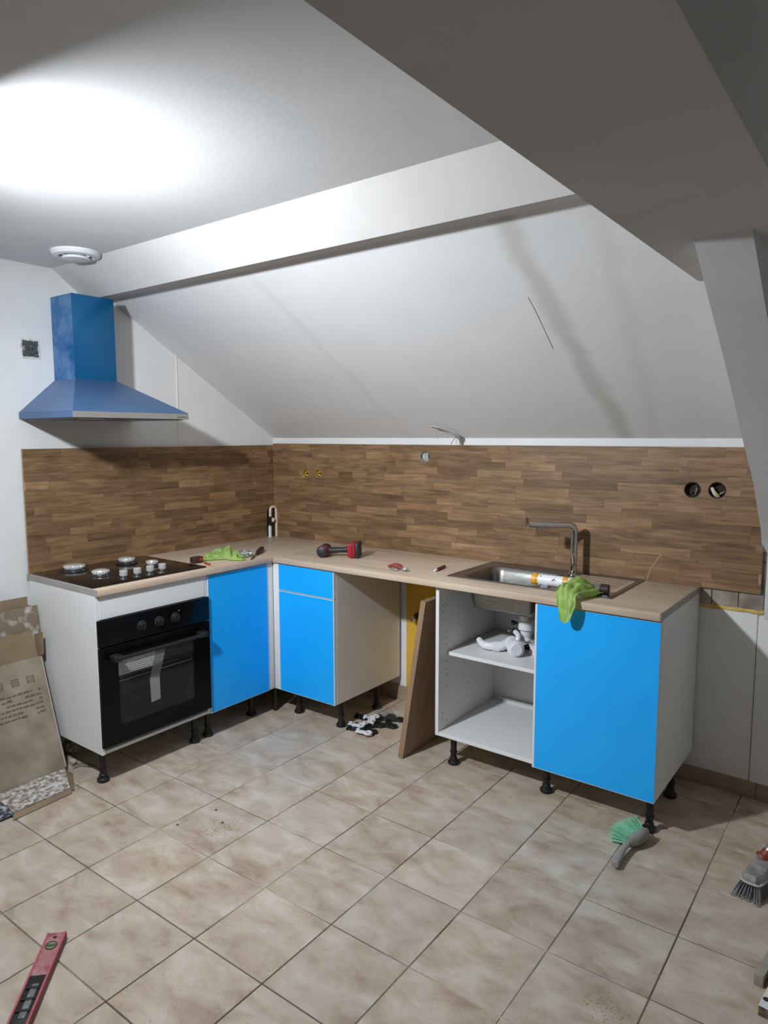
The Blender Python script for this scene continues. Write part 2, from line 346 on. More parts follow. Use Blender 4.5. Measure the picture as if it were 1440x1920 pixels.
wl = struct('wall_left', MB().box(-.15, 0, YF-.15, .15, -.08, 2.55), white_wall, 'white plastered side wall behind the hood')
part('plaster_joint', MB().tube([(.0, -.744, 2.012), (.001, -.746, 1.75), (.0, -.747, 1.51)], .004, 8, 4), white_wall, wl)
wb = struct('wall_back', MB().box(-.15, XR+.15, 0, .15, -.08, 1.75), white_wall, 'low white back wall under the roof slope')
struct('wall_right', MB().box(XR, XR+.15, YF-.15, .15, -.08, 2.55), white_wall, 'white far side wall')
struct('wall_front', MB().box(-.15, XR+.15, YF-.15, YF, -.08, 2.55), white_wall, 'white wall opposite the sink')
ce = struct('ceiling', MB().box(-.15, XR+.15, YF-.15, -1.2, ZC, ZC+.12), ceil_m, 'flat white plasterboard ceiling')
sl = part('sloping_ceiling', MB().prism([(.1, zs(.1)), (-1.32, zs(-1.32)), (-1.32, zs(-1.32)+.15), (.1, zs(.1)+.15)], 0, -.1, XR+.1), slope_m, ce, 'sloping white plasterboard with grey filled joint')
crk = [at(990, 560, 1, -.83), at(1005, 588, 1, -.76), at(1022, 622, 1, -.665), at(1037, 655, 1, -.575)]
part('crack', MB().tube([Vector((p.x, p.y, zs(p.y)-.0005)) for p in crk], .0009, 6, 3), dark_hole, ce)
struct('trim_1', MB().prism([(-1.445, ZC+.02), (-1.445, ZC), (-1.277, 2.239), (-1.146, 2.262), (-1.10, zs(-1.10)+.02), (-1.2, ZC+.02)], 0, -.01, 2.86), beam_m, 'long white boxed purlin across the roof slope')
struct('trim_2', MB().prism([(-.70, zs(-.70)+.02), (-.806, 2.049), (YF+.0, 2.049), (YF+.0, ZC+.01), (-1.2, ZC+.01)], 0, 2.79, 3.125), beam_m, 'wide boxed tie beam below the ceiling')
fr = [(-1.345, 2.052), (-.86, 1.75), (-.53, 1.523), (-.315, 1.385), (-.19, 1.275), (-.075, 1.175), (.0, 1.06)]
struct('trim_3', MB().prism(fr+[(.02, 1.06), (.02, zs(.02)+.02), (-.81, 2.06+.02), (-1.345, 2.07)], 0, 2.90, 3.033), strut_m, 'slanting plastered strut under the tie beam')
struct('trim_4', MB().box(2.925, 3.033, -.05, .0, .80, 1.12, .004), strut_m, 'narrow plastered pilaster at the foot of the strut')

# lower right corner of the back wall: old tiles, foam joint, plasterboard
for x0, x1, z0, z1 in ((2.60, 2.713, .826, .925), (2.717, 2.819, .826, .925), (2.823, 2.915, .826, .925), (2.60, 2.713, .929, 1.05), (2.717, 2.819, .929, 1.05), (2.823, 2.918, .929, 1.03), (2.83, 2.918, 1.034, 1.14)):
    part('tile', MB().box(x0, x1, -.011, .002, z0, z1, .001, 1), walltile_m, wb)
def foamf(u, v):
    x = 2.60+u*.318; a = v*math.pi*2
    r = .011+.004*noise.noise(Vector((x*30, v*3, 1)))
    return (x, -.004+math.cos(a)*r*.8, .817+math.sin(a)*r)
part('foam_joint', MB().grid(foamf, 40, 10), foam_m, wb, 'squeezed-out yellow foam joint')
part('panel', MB().box(1.62, 2.897, -.008, .002, .072, .808, .001, 1), white_wall, wb, 'plain grey-white plasterboard panel')
part('panel', MB().box(2.901, 3.45, -.012, .002, .072, .80, .001, 1), white_wall, wb)
part('panel', MB().box(1.083, 1.615, -.006, .002, .09, .868, .001, 1), yellow_wall, wb, 'yellow painted strip of wall under the worktop')
bb = thing('baseboard_back', 'brown tile skirting along the foot of the back wall', None, (0, 0, 0), kind='structure')
for x0, x1, h in ((.02, .30, .085), (.305, .60, .085), (.605, .90, .085), (.905, 1.2, .088), (1.205, 1.5, .088), (1.505, 1.8, .08), (1.805, 2.1, .075), (2.105, 2.4, .072), (2.405, 2.926, .072), (2.934, 3.3, .073), (3.305, 3.7, .073), (3.705, 4.39, .073)):
    part('tile', MB().box(x0, x1, -.013, .001, 0, h, .0015, 1), base_m, bb)

# ================================================================== worktops
D, L1, L2, H, TH = .615, 1.649, 2.668, .90, .03
wt1 = thing('worktop', 'pale oak worktop carrying the hob, running along the side wall', 'worktop', (.3, -.8, H-TH), 'pale oak worktops')
part('board', MB().box(.001, D, -L1+.003, -.001, H-TH, H, .0035, 2), top_y, wt1)
part('end_strip', MB().box(.001, D-.001, -L1-.0005, -L1+.003, H-TH+.0005, H-.0005, .0005, 1), ply_edge, wt1, 'grey edging strip')
wt2 = thing('worktop', 'pale oak worktop carrying the sink, running along the back wall', 'worktop', (1.6, -.3, H-TH), 'pale oak worktops')
b2 = part('board', MB().box(D+.0015, L2-.003, -D, -.001, H-TH, H, .0035, 2), top_x, wt2)
cut(b2, MB().box(1.69, 2.12, -.475, -.115, .8, 1.0))
part('end_strip', MB().box(L2-.003, L2+.0005, -D+.001, -.001, H-TH+.0005, H-.0005, .0005, 1), ply_edge, wt2, 'grey edging strip')

# ================================================================== backsplash panels of oak staves
ROW = .0402
def staves(axis, a0, a1, z0, z1, plane, parent, mt, holes=()):
    off = OFF[parent]; z = z0; r = 0
    while z < z1-.004:
        ze = min(z+ROW, z1); a = a0-random.uniform(0, .25)
        while a < a1:
            ln = random.choice((.12, .17, .21, .25, .28, .32, .38)); b = a+ln*random.uniform(.85, 1.15)
            s0, s1 = max(a, a0), min(b, a1)
            if s1-s0 > .012:
                pr = random.uniform(.0001, .0006)
                g = .00025
                if axis == 0: mb = MB().box(s0+g, s1-g, plane-pr, plane+.003, z+g, ze-g)
                else: mb = MB().box(plane-.003, plane+pr, s0+g, s1-g, z+g, ze-g)
                o = part('stave', mb, mt, parent)
                for (h, hz, hr) in holes:
                    dx = max(s0-h, 0, h-s1); dz = max(z-hz, 0, hz-ze)
                    if dx*dx+dz*dz < hr*hr:
                        if axis == 0: c = MB().cyl((h, plane-.02, hz), (h, plane+.03, hz), hr, seg=28)
                        else: c = MB().box(plane-.03, plane+.03, h-hr, h+hr, .8, hz+hr)
                        cut(o, c)
            a = b
        z = ze; r += 1
HOLES = [(.317, 1.321, .027), (.427, 1.324, .027), (1.226, 1.441, .034), (2.620, 1.323, .0345), (2.719, 1.325, .0355)]
PY, PX = -.030, .025
bs2 = thing('backsplash_panel', 'oak butcher-block panel with round socket holes behind the sink', 'backsplash', (1.45, -.02, .90), 'oak backsplash panels')
bk = part('backing', MB().box(PX+.001, 2.905, PY+.001, PY+.013, .899, 1.508), chip_m, bs2)
for h, hz, hr in HOLES:
    cut(bk, MB().cyl((h, PY-.01, hz), (h, PY+.06, hz), hr, seg=28))
staves(0, PX+.001, 2.904, .9005, 1.509, PY, bs2, stave_x, HOLES)
bs1 = thing('backsplash_panel', 'plain oak butcher-block panel behind the hob', 'backsplash', (.02, -.85, .90), 'oak backsplash panels')
bk = part('backing', MB().box(PX-.013, PX-.001, -1.647, PY-.001, .9005, 1.499), chip_m, bs1)
cut(bk, MB().box(-.1, .1, -.092, -.042, .85, 1.075))
staves(1, -1.647, PY-.0015, .9005, 1.499, PX, bs1, stave_y)
for o in list(bs1.children):
    if o.name.startswith('stave'):
        bx_ = [Vector(c) for c in o.bound_box]; ymax = max(c.y for c in bx_)+OFF[bs1].y; ymin = min(c.y for c in bx_)+OFF[bs1].y; zmn = min(c.z for c in bx_)
        if ymax > -.092 and ymin < -.042 and zmn < .175: cut(o, MB().box(-.1, .1, -.092, -.042, .85, 1.075))
part('slot_shade_plate', MB().box(.0005, .003, -.096, -.038, .9005, 1.08), dark_hole, wl)  # thin dark plate behind the slot, coloured as the shade of a deeper recess

gs = [at(u_, v_, 1, PY-.0008) for u_, v_ in ((1212, 1089), (1219, 1070), (1229, 1054), (1240, 1040))]
part('glue_smear', MB().tube(gs, [.002, .0045, .003, .0055], 8, 4, .12), mat('dried_glue', rgb(150, 126, 100), .4), bs2, 'pale smear of dried glue')
# junction boxes in the holes
jl = ['yellow flush socket box with loose wires, left of the twin pair by the corner', 'yellow flush socket box with bare ends, right of the twin pair by the corner',
      'pale flush box packed with cable, alone near the top of the panel', 'dark empty flush box of the pair beside the strut', 'dark flush box with pale cable, beside the strut']
grp = ['twin socket boxes by the corner']*2+[None]+['twin socket boxes beside the strut']*2
cable = [mat('cable_grey', rgb(176, 172, 162), .5), mat('cable_yellow', rgb(206, 178, 78), .5), mat('cable_brown', rgb(84, 58, 40), .5), mat('cable_white', rgb(206, 202, 190), .5)]
for k, (h, hz, hr) in enumerate(HOLES):
    t = thing('junction_box', jl[k], 'socket box', (h, -.002, hz), grp[k])
    cm = [yellow_pl, yellow_pl, alu, dark_hole, dark_hole][k]
    r = hr-.002
    part('cup', MB().lathe((h, -.002, hz), [(.001, .002), (r-.002, .002), (r-.002, .0285), (r, .0288), (r, 0), (.001, 0)], 28, (0, -1, 0), False), cm, t)
    if k < 2:
        part('clamp', MB().obox((h+.004, -.022, hz+.010), (1, 0, .3), (0, 1, 0), (-.3, 0, 1), .030, .006, .012, .002), yellow_pl, t)
        part('wire', MB().tube([(h-.016, -.006, hz-.012), (h-.006, -.024, hz-.004), (h+.010, -.026, hz-.012), (h+.014, -.008, hz-.016)], .0032, 8), cable[3], t)
        part('wire', MB().tube([(h-.018, -.006, hz+.0), (h+.0, -.028, hz-.018), (h+.012, -.02, hz+.0)], .003, 8), cable[2], t)
        if k == 0: part('wire', MB().tube([(h-.012, -.01, hz-.014), (h-.024, -.034, hz-.020), (h-.033, -.036, hz-.030)], .0026, 8), cable[0], t)
    elif k == 2:
        for q in range(5):
            x = h-.016+q*.008
            part('wire', MB().tube([(x-.006, -.006, hz+.026), (x-.003, -.024, hz+.010), (x+.002, -.027, hz-.010), (x+.008, -.010, hz-.027)], .0034, 8), cable[3 if q % 2 else 0], t)
    elif k == 3:
        part('wire', MB().tube([(h-.01, -.006, hz-.018), (h+.006, -.022, hz-.006), (h+.018, -.024, hz+.014), (h+.006, -.012, hz+.018)], .0022, 8), cable[2], t)
        part('wire', MB().tube([(h+.018, -.022, hz+.014), (h+.014, -.026, hz-.010), (h+.006, -.012, hz-.022)], .0018, 8), cable[0], t)
    else:
        part('wire', MB().tube([(h-.030, -.006, hz+.006), (h-.020, -.022, hz+.004), (h-.008, -.024, hz-.018), (h+.004, -.012, hz-.029)], .0075, 10), cable[3], t)
        part('wire', MB().tube([(h-.020, -.010, hz-.002), (h-.006, -.025, hz-.010), (h+.006, -.016, hz-.026)], .004, 10), cable[1], t)
        part('wire', MB().tube([(h+.006, -.010, hz-.020), (h+.016, -.022, hz-.012), (h+.026, -.014, hz-.006)], .0028, 8), cable[0], t)

# loose cable bundle over the panel
t = thing('cable_bundle', 'bare grey cable ends sticking up behind the oak panel', 'cable', (1.45, -.02, 1.50))
W = lambda u, v, y: at(u, v, 1, y)
part('wire', MB().tube([(1.459, -.007, 1.44), W(866, 832, -.008), W(862, 820, -.05), W(845, 810, -.09), W(826, 803, -.13), W(808, 799, -.15)], .0035, 8), cable[0], t)
part('wire', MB().tube([(1.452, -.007, 1.44), W(863, 832, -.008), W(857, 818, -.05), W(838, 807, -.10), W(810, 801, -.14)], .003, 8), cable[2], t)
part('wire', MB().tube([W(858, 819, -.06), W(846, 815, -.09), W(833, 811, -.12), W(825, 815, -.13), W(821, 823, -.13)], .002, 8), cable[0], t)
part('wire', MB().tube([W(864, 826, -.04), W(858, 822, -.06), W(855, 832, -.07)], .0018, 8), cable[0], t)
part('sheath', MB().tube([(1.458, -.008, 1.44), W(865, 833, -.009), W(861, 822, -.04), W(857, 817, -.055)], .0065, 10), cable[0], t)
part('copper_end', MB().cyl(W(811, 800, -.148), W(805, 798, -.152), .0032), mat('copper', rgb(170, 104, 70), .3, .9), t)

# ================================================================== base cabinets
def leg(parent, x, y, ztop=.152):
    l = part('leg', MB().cyl((x, y, .02), (x, y, ztop-.008), .0145, seg=20).cyl((x, y, ztop-.012), (x, y, ztop), .028, seg=20, bev=.002).cyl((x, y, .058), (x, y, .064), .0175, seg=20), black_pl, parent)
    part('foot', MB().lathe((x, y, 0), [(.024, 0), (.027, .004), (.027, .014), (.020, .019), (.017, .034), (.015, .036)], 24), black_pl, l)
    return l
def film_door(parent, axis, a0, a1, z0, z1, front, name='door', m0=.004, m1=.004):
    # door slab 18 mm behind the front plane, blue protective film on its face
    if axis == 'x':     # face looks along +x, spans y
        d = part(name, MB().box(front-.018, front-.0004, a0, a1, z0, z1, .0012, 1), white_mel, parent)
        part('protective_film', MB().box(front-.0005, front, a0+m0, a1-m1, z0+.003, z1-.002), blue_film, d, 'glossy blue film')
    else:               # face looks along -y, spans x
        d = part(name, MB().box(a0, a1, -front+.0004, -front+.018, z0, z1, .0012, 1), white_mel, parent)
        part('protective_film', MB().box(a0+m0, a1-m1, -front, -front+.0005, z0+.003, z1-.002), blue_film, d, 'glossy blue film')
    return d
ZB, ZT = .152, H-TH
# oven housing
oc = thing('oven_cabinet', 'white oven housing cabinet on black legs at the end of the worktop', 'cabinet', (.3, -1.35, 0))
part('side_panel', MB().box(.02, .597, -1.649, -1.633, ZB-.002, ZT, .001, 1), white_mel, oc)
part('side_panel', MB().box(.02, .597, -1.066, -1.050, ZB-.002, ZT, .001, 1), white_mel, oc)
part('bottom_panel', MB().box(.02, .597, -1.633, -1.066, ZB, ZB+.016, .001, 1), white_mel, oc)
part('back_panel', MB().box(.022, .03, -1.633, -1.066, ZB+.016, ZT-.01), white_mel, oc)
part('front_rail', MB().box(.58, .5985, -1.6325, -1.0665, .7625, ZT-.001, .001, 1), white_mel, oc, 'plain white rail above the oven')
for x, y in ((.532, -1.612), (.533, -1.105), (.09, -1.612), (.09, -1.105)): leg(oc, x, y)
# 40 cm unit with blue door
bc = thing('base_cabinet', 'base cabinet with one tall blue-filmed door beside the oven', 'cabinet', (.3, -.85, 0))
part('side_panel', MB().box(.02, .578, -1.0485, -1.033, ZB, ZT, .001, 1), white_mel, bc)
part('side_panel', MB().box(.02, .578, -.656, -.641, ZB, ZT, .001, 1), white_mel, bc)
part('bottom_panel', MB().box(.02, .578, -1.033, -.656, ZB, ZB+.016), white_mel, bc)
part('back_panel', MB().box(.022, .03, -1.033, -.656, ZB+.016, ZT-.01), white_mel, bc)
film_door(bc, 'x', -1.0475, -.639, .147, .864, .600)
part('hinge_bumper', MB().cyl((.6, -1.041, .575), (.603, -1.041, .575), .006, seg=14), mat('blue_grey', rgb(70, 120, 170), .4), bc)
for x, y in ((.526, -1.015), (.50, -.69), (.09, -1.01), (.09, -.69)): leg(bc, x, y)
# corner filler
cf = thing('corner_filler', 'white corner filler post where the blue doors meet', 'filler', (.6, -.6, .15))
part('strip', MB().box(.578, .5965, -.6375, -.5965, ZB-.004, ZT-.0005, .002, 2), white_mel, cf)
part('strip', MB().box(.597, .6405, -.5965, -.578, ZB-.004, ZT-.0005, .002, 2), white_mel, cf)
part('leg', MB().cyl((.56, -.56, .0), (.56, -.56, ZB), .0145), black_pl, cf)
# drawer unit
dc = thing('base_cabinet', 'base cabinet with blue-filmed drawer front over a blue-filmed door', 'cabinet', (.85, -.3, 0))
part('side_panel', MB().box(.642, .658, -.578, -.02, ZB, ZT, .001, 1), white_mel, dc)
part('side_panel', MB().box(1.029, 1.045, -.580, -.018, ZB-.002, ZT, .001, 1), white_mel, dc, 'bare side facing the open gap')
part('bottom_panel', MB().box(.658, 1.029, -.578, -.02, ZB, ZB+.016), white_mel, dc)
part('back_panel', MB().box(.658, 1.029, -.03, -.022, ZB+.016, ZT-.01), white_mel, dc)
film_door(dc, 'y', .642, 1.0445, .150, .7145, .600)
film_door(dc, 'y', .642, 1.0445, .7185, .864, .600, 'drawer_front')
for x, y in ((.693, -.505), (1.006, -.505), (1.008, -.193), (.69, -.12)): leg(dc, x, y)
# sink unit
sc = thing('sink_cabinet', 'white sink cabinet, half open without a door, half closed by a blue door', 'cabinet', (2.16, -.3, 0))
part('side_panel', MB().box(1.654, 1.672, -.578, -.018, ZB-.002, ZT-.0, .001, 1), white_mel, sc)
part('side_panel', MB().box(2.650, 2.667, -.580, -.018, ZB-.002, ZT-.0, .001, 1), white_mel, sc)
part('bottom_panel', MB().box(1.672, 2.650, -.577, -.022, ZB-.002, ZB+.015, .001, 1), white_mel, sc)
part('back_panel', MB().box(1.672, 2.650, -.032, -.026, ZB+.015, .80), white_mel, sc)
part('back_rail', MB().box(1.70, 2.64, -.050, -.0325, ZB+.0155, ZB+.034), white_mel, sc)
part('shelf', MB().box(1.6725, 2.6495, -.504, -.034, .524, .541, .001, 1), white_mel, sc)
film_door(sc, 'y', 2.160, 2.6665, .149, .8635, .600, m0=.009, m1=.001)
ph = MB()
for yy, zz in [(-.541, .742), (-.541, .77), (-.541, .613), (-.541, .585), (-.541, .25), (-.541, .225)]+[(-.507, z) for z in (.80, .765, .638, .611, .575, .493, .455, .43, .376, .204)]+[(-.34, z) for z in (.70, .62, .59, .47, .442, .38, .25)]+[(-.30, z) for z in (.45, .33, .26)]+[(-.40, .255), (-.22, .31)]:
    ph.cyl((1.6715, yy, zz), (1.6723, yy, zz), .003, seg=10)
part('pin_holes', ph, black_pl, sc, kind='stuff')
for x, y in ((1.718, -.512), (2.182, -.493), (2.635, -.532), (2.63, -.211), (1.72, -.12), (2.18, -.12)): leg(sc, x, y)

# ================================================================== built-in oven
ov = thing('built_in_oven', 'black built-in oven with three knobs and a bar handle', 'oven', (.4, -1.35, .17))
part('casing', MB().box(.05, .575, -1.628, -1.071, .1695, .19).box(.05, .575, -1.628, -1.071, .585, .745).box(.05, .575, -1.628, -1.605, .19, .585).box(.05, .575, -1.10, -1.071, .19, .585).box(.05, .07, -1.605, -1.10, .19, .585), mat('oven_enamel', rgb(40, 40, 42), .4, c2=rgb(54, 54, 56), scale=10), ov)
cpn = part('control_panel', MB().box(.594, .6135, -1.6475, -1.0525, .6425, .761, .0015, 2), black_gl, ov)
def dknob(y, z):
    k = part('knob', MB().lathe((.6135, y, z), [(.0215, 0), (.0215, .004), (.0185, .006), (.0175, .018), (.015, .020)], 28, (1, 0, 0)), black_pl, cpn)
    part('grip', MB().obox((.6355, y, z), (1, 0, 0), (0, 1, 0), (0, 0, 1), .010, .009, .034, .003), mat('dark_grey_plastic', rgb(30, 30, 31), .35), k)
    part('ring', MB().lathe((.6135, y, z), [(.0232, 0), (.0232, .0012), (.0216, .0012), (.0216, 0)], 32, (1, 0, 0), False), mat('dim_ring', rgb(70, 70, 70), .5), k)
for y in (-1.437, -1.345, -1.256): dknob(y, .699)
part('indicator_lamp', MB().cyl((.6135, -1.232, .727), (.6145, -1.232, .727), .003, seg=12), grey_pl, cpn)
dr = part('door', MB().box(.592, .6125, -1.6475, -1.5605, .184, .637, .001, 1).box(.592, .6125, -1.150, -1.0525, .184, .637, .001, 1).box(.592, .6125, -1.5605, -1.150, .184, .263, .001, 1).box(.592, .6125, -1.5605, -1.150, .564, .637, .001, 1), black_gl, ov)
part('window', MB().box(.604, .6095, -1.5605, -1.150, .263, .564), oven_glass, dr, 'tinted glass pane')
hn = part('handle', MB().tube([(.654, -1.588, .588), (.657, -1.35, .588), (.654, -1.112, .588)], .0115, 16, 6, .8), black_pl, dr)
for y in (-1.583, -1.117): part('mount', MB().box(.612, .662, y-.020, y+.020, .575, .602, .006, 3), black_pl, dr)
rk = MB()
for k in range(9): rk.cyl((.56-k*.055, -1.60, .45), (.56-k*.055, -1.10, .45), .0022, seg=8)
rk.cyl((.565, -1.60, .45), (.11, -1.60, .45), .003, seg=8).cyl((.565, -1.10, .45), (.11, -1.10, .45), .003, seg=8)
part('oven_rack', rk, steel, ov)
part('lower_gasket', MB().box(.585, .594, -1.645, -1.055, .1695, .181), dark_steel, ov)
lf = thing('leaflet', 'white ruled leaflet behind the oven window', 'paper', (.59, -1.46, .49))
part('sheet', MB().slab([(.600, -1.559, .492), (.600, -1.362, .492), (.600, -1.362, .562), (.600, -1.559, .562)], .0006), mat('paper', rgb(236, 236, 238), .8), lf)
ln = MB()
for k in range(6): ln.box(.6008, .6012, -1.555+(5-k)*.004, -1.366, .5005+k*.0095, .5022+k*.0095)
part('printed_lines', ln, mat('print_grey', rgb(92, 92, 92), .8), lf, kind='stuff')
part('tilted_flap', MB().slab([(.6014, -1.51, .540), (.6014, -1.362, .556), (.6014, -1.362, .563), (.6014, -1.52, .563)], .0005), mat('paper', rgb(236, 236, 238), .8), lf)
tg = thing('paper_strip', 'greyish paper strip hanging down behind the oven window', 'paper', (.59, -1.37, .31))
gp = mat('grey_paper', rgb(172, 174, 170), .8, c2=rgb(188, 190, 186), scale=8)
part('upper_sheet', MB().slab([(.6002, -1.397, .432), (.6002, -1.345, .428), (.6002, -1.305, .56), (.6002, -1.358, .562)], .0006), mat('grey_paper_dark', rgb(150, 151, 148), .8), tg)
part('lower_sheet', MB().slab([(.6022, -1.394, .318), (.6022, -1.344, .322), (.6022, -1.345, .43), (.6022, -1.398, .436)], .0006), gp, tg)

# ================================================================== gas hob
hb = thing('gas_hob', 'black glass gas hob with four burners and steel knobs', 'hob', (.31, -1.335, H))
part('glass_plate', MB().box(.042, .572, -1.643, -1.028, H, H+.007, .002, 2), mat('hob_glass', rgb(14, 14, 15), .12, spec=.5), hb)
def burner(x, y, r):
    p = part('burner', MB().lathe((x, y, H+.007), [(r*1.42, 0), (r*1.42, .002), (r*1.1, .006), (r*1.02, .011), (r*.6, .011)], 40), mat('burner_black', rgb(34, 34, 35), .4), hb)
    part('crown', MB().lathe((x, y, H+.016), [(r*.92, 0), (r*1.0, .003), (r, .011), (r*.94, .015), (r*.7, .0155)], 40), satin, p)
    te = MB()
    for k in range(int(r*520)):
        a = 2*math.pi*k/int(r*520); te.obox((x+math.cos(a)*r*.99, y+math.sin(a)*r*.99, H+.0285), (math.cos(a), math.sin(a), 0), (-math.sin(a), math.cos(a), 0), (0, 0, 1), .006, .004, .007)
    part('flame_slots', te, satin, p, kind='stuff')
    part('cap', MB().lathe((x, y, H+.028), [(r*.84, 0), (r*.86, .004), (r*.8, .0075), (r*.5, .009), (.001, .0095)], 40), satin, p)
for x, y, r in ((.135, -1.482, .047), (.362, -1.478, .037), (.165, -1.215, .038), (.342, -1.185, .027)): burner(x, y, r)
for y in (-1.432, -1.359, -1.289, -1.221):
    k = part('knob', MB().lathe((.478, y, H+.007), [(.014, 0), (.014, .006), (.0185, .008), (.0185, .030), (.017, .032), (.001, .0325)], 28), satin, hb)
    part('skirt', MB().lathe((.478, y, H+.007), [(.023, 0), (.022, .0025), (.0155, .003)], 28), black_pl, k)

# ================================================================== sink
SX0, SX1, SY0, SY1 = 1.655, 2.442, -.492, -.034
BX0, BX1, BY0, BY1, BD = 1.722, 2.095, -.452, -.138, .165
def sd_rr(x, y, x0, x1, y0, y1, r):
    qx = abs(x-(x0+x1)/2)-(x1-x0)/2+r; qy = abs(y-(y0+y1)/2)-(y1-y0)/2+r
    return math.hypot(max(qx, 0), max(qy, 0))+min(max(qx, qy), 0)-r
def sst(a, b, x):
    t = min(max((x-a)/(b-a), 0), 1); return t*t*(3-2*t)
def sinkz(x, y):
    e = -sd_rr(x, y, SX0, SX1, SY0, SY1, .02)
    z = H+.0005+.005*sst(0, .006, e)-.0035*sst(.014, .022, e)
    d = -sd_rr(x, y, BX0, BX1, BY0, BY1, .055)
    z -= BD*(.10*sst(-.012, .004, d)+.82*sst(.0, .038, d)+.08*sst(.02, .14, d))
    dd = -sd_rr(x, y, 2.145, 2.415, -.455, -.075, .02)
    z -= .004*sst(0, .01, dd)
    if dd > .012: z += .0035*max(0, math.cos((y+.26)*2*math.pi/.036))**2*sst(.012, .03, dd)
    rr = math.hypot(x-1.972, y+.285)
    z -= .022*sst(.048, .040, rr) if d > .05 else 0
    return z
xs = [SX0+(SX1-SX0)*i/150 for i in range(151)]; ys = [SY0+(SY1-SY0)*j/96 for j in range(97)]
mb = MB(); V = [[mb.bm.verts.new((x, y, sinkz(x, y))) for y in ys] for x in xs]
fs = [mb.bm.faces.new((V[i][j], V[i+1][j], V[i+1][j+1], V[i][j+1])) for i in range(150) for j in range(96)]
sk = thing('sink', 'stainless steel inset sink with one bowl and ribbed drainer', 'sink', (2.05, -.26, H))
basin = part('basin', mb, mat('basin_steel', rgb(134, 132, 128), .32, 1, c2=rgb(148, 146, 142), scale=30, stretch=(1, 10, 1)), sk, ang=60)
part('drain_ring', MB().lathe((1.972, -.285, H-BD-.021), [(.040, .0), (.040, .003), (.030, .002), (.012, .004), (.001, .004)], 32), chrome, sk)
p0 = at(1020, 1101, 2, H+.004)
part('plug_knob', MB().lathe((p0.x, p0.y, H+.0015), [(.017, 0), (.019, .004), (.015, .009), (.001, .010)], 28), chrome, sk)
WX, WY = 1.972, -.285
wf = part('waste_fitting', MB().lathe((WX, WY, .690), [(.030, 0), (.046, .012), (.047, .030), (.049, .032), (.049, .034)], 32), steel, sk)
part('nut', MB().lathe((WX, WY, .648), [(.028, 0), (.037, .003), (.037, .030), (.034, .043), (.028, .044)], 18), white_pl, wf)
part('tailpiece', MB().lathe((WX, WY, .592), [(.019, 0), (.026, .006), (.027, .012), (.022, .020), (.026, .036), (.027, .058)], 28), white_pl, wf)
part('pop_up_rod', MB().cyl((WX-.02, WY, .652), (1.885, -.285, .630), .0035), chrome, wf)
part('rod_ball', MB().ball((1.884, -.285, .6295), .009, .009, .009, 2), chrome, wf)
part('lever_screw', MB().cyl((WX-.03, WY, .672), (1.905, -.285, .671), .006).cyl((1.912, -.285, .671), (1.898, -.285, .671), .011, seg=10), black_pl, wf)

fc = thing('kitchen_faucet', 'chrome L-shaped kitchen tap standing behind the sink', 'faucet', (2.13, -.12, H+.004))
sd = Vector((-.155, -.213, 0)).normalized()
b0 = Vector((2.13, -.12, H+.003))
part('base', MB().lathe(b0, [(.026, 0), (.026, .005), (.021, .008), (.020, .022)], 32), chrome, fc)
pts = [b0+Vector((0, 0, z)) for z in (.01, .10, .18, .200)]
cen = b0+Vector((0, 0, .208))+sd*.030
for k in range(1, 7):
    a = math.pi*k/12; pts.append(cen-sd*.030*math.cos(a)+Vector((0, 0, .030*math.sin(a))))
pts += [cen+sd*.06+Vector((0, 0, .0325)), cen+sd*.14+Vector((0, 0, .0375)), cen+sd*.215+Vector((0, 0, .043))]
part('spout', MB().tube(pts, .0155, 20, 3), chrome, fc)
tip = pts[-1]
lv = part('lever', MB().obox(tip+sd*.003+Vector((0, 0, .006)), sd, (-sd.y, sd.x, 0), (0, 0, 1), .006, .030, .052, .0025), chrome, fc)
part('aerator', MB().cyl(tip-sd*.055+Vector((0, 0, -.012)), tip-sd*.055+Vector((0, 0, -.026)), .010, seg=18), chrome, fc)

# siphon lying on the shelf
ZS = .5412
sp = thing('sink_trap', 'white plastic bottle trap lying loose on the cabinet shelf', 'siphon', (1.9, -.3, ZS))
R_ = .036
c0 = at(968, 1214, 1, -.395); c0.z = ZS+R_+.003
ax = Vector((-.62, .78, 0)).normalized()
part('cup', MB().lathe(c0+Vector((0, 0, 0)), [(.001, -.010), (.026, -.010), (.029, -.008), (.0295, -.002), (.037, .0), (.039, .003), (.039, .022), (.033, .0225), (.0325, .085), (.036, .086), (.036, .098), (.020, .100)], 36, ax), white_pl, sp)
e0 = c0+ax*.10
part('elbow', MB().tube([e0, e0+ax*.02+Vector((-.01, -.012, -.004)), e0+Vector((-.035, -.035, -.012)), e0+Vector((-.062, -.048, -.016))], [.024, .024, .023, .022], 20), white_pl, sp)
e1 = e0+Vector((-.062, -.048, -.016))
part('union_nut', MB().cyl(e1+Vector((.018, .010, 0)), e1+Vector((-.010, -.006, 0)), .0265, seg=14), white_pl, sp)
part('outlet_tube', MB().tube([e1, e1+Vector((-.03, -.012, 0)), e1+Vector((-.060, -.012, .004)), e1+Vector((-.092, .004, .018))], [.020, .019, .017, .014], 18), white_pl, sp)
part('rubber_seal', MB().tube([e1+Vector((-.090, .003, .017)), e1+Vector((-.098, .008, .020))], .0155, 18, 1), black_pl, sp)
part('side_inlet', MB().tube([c0+ax*.045+Vector((.01, .01, .02)), c0+ax*.05+Vector((.012, .02, .046)), c0+ax*.075+Vector((.0, .02, .058))], [.013, .012, .011], 14), white_pl, sp)
part('inlet_cap', MB().cyl(c0+ax*.074+Vector((0, .02, .057)), c0+ax*.086+Vector((-.004, .02, .061)), .0125, seg=14), black_pl, sp)
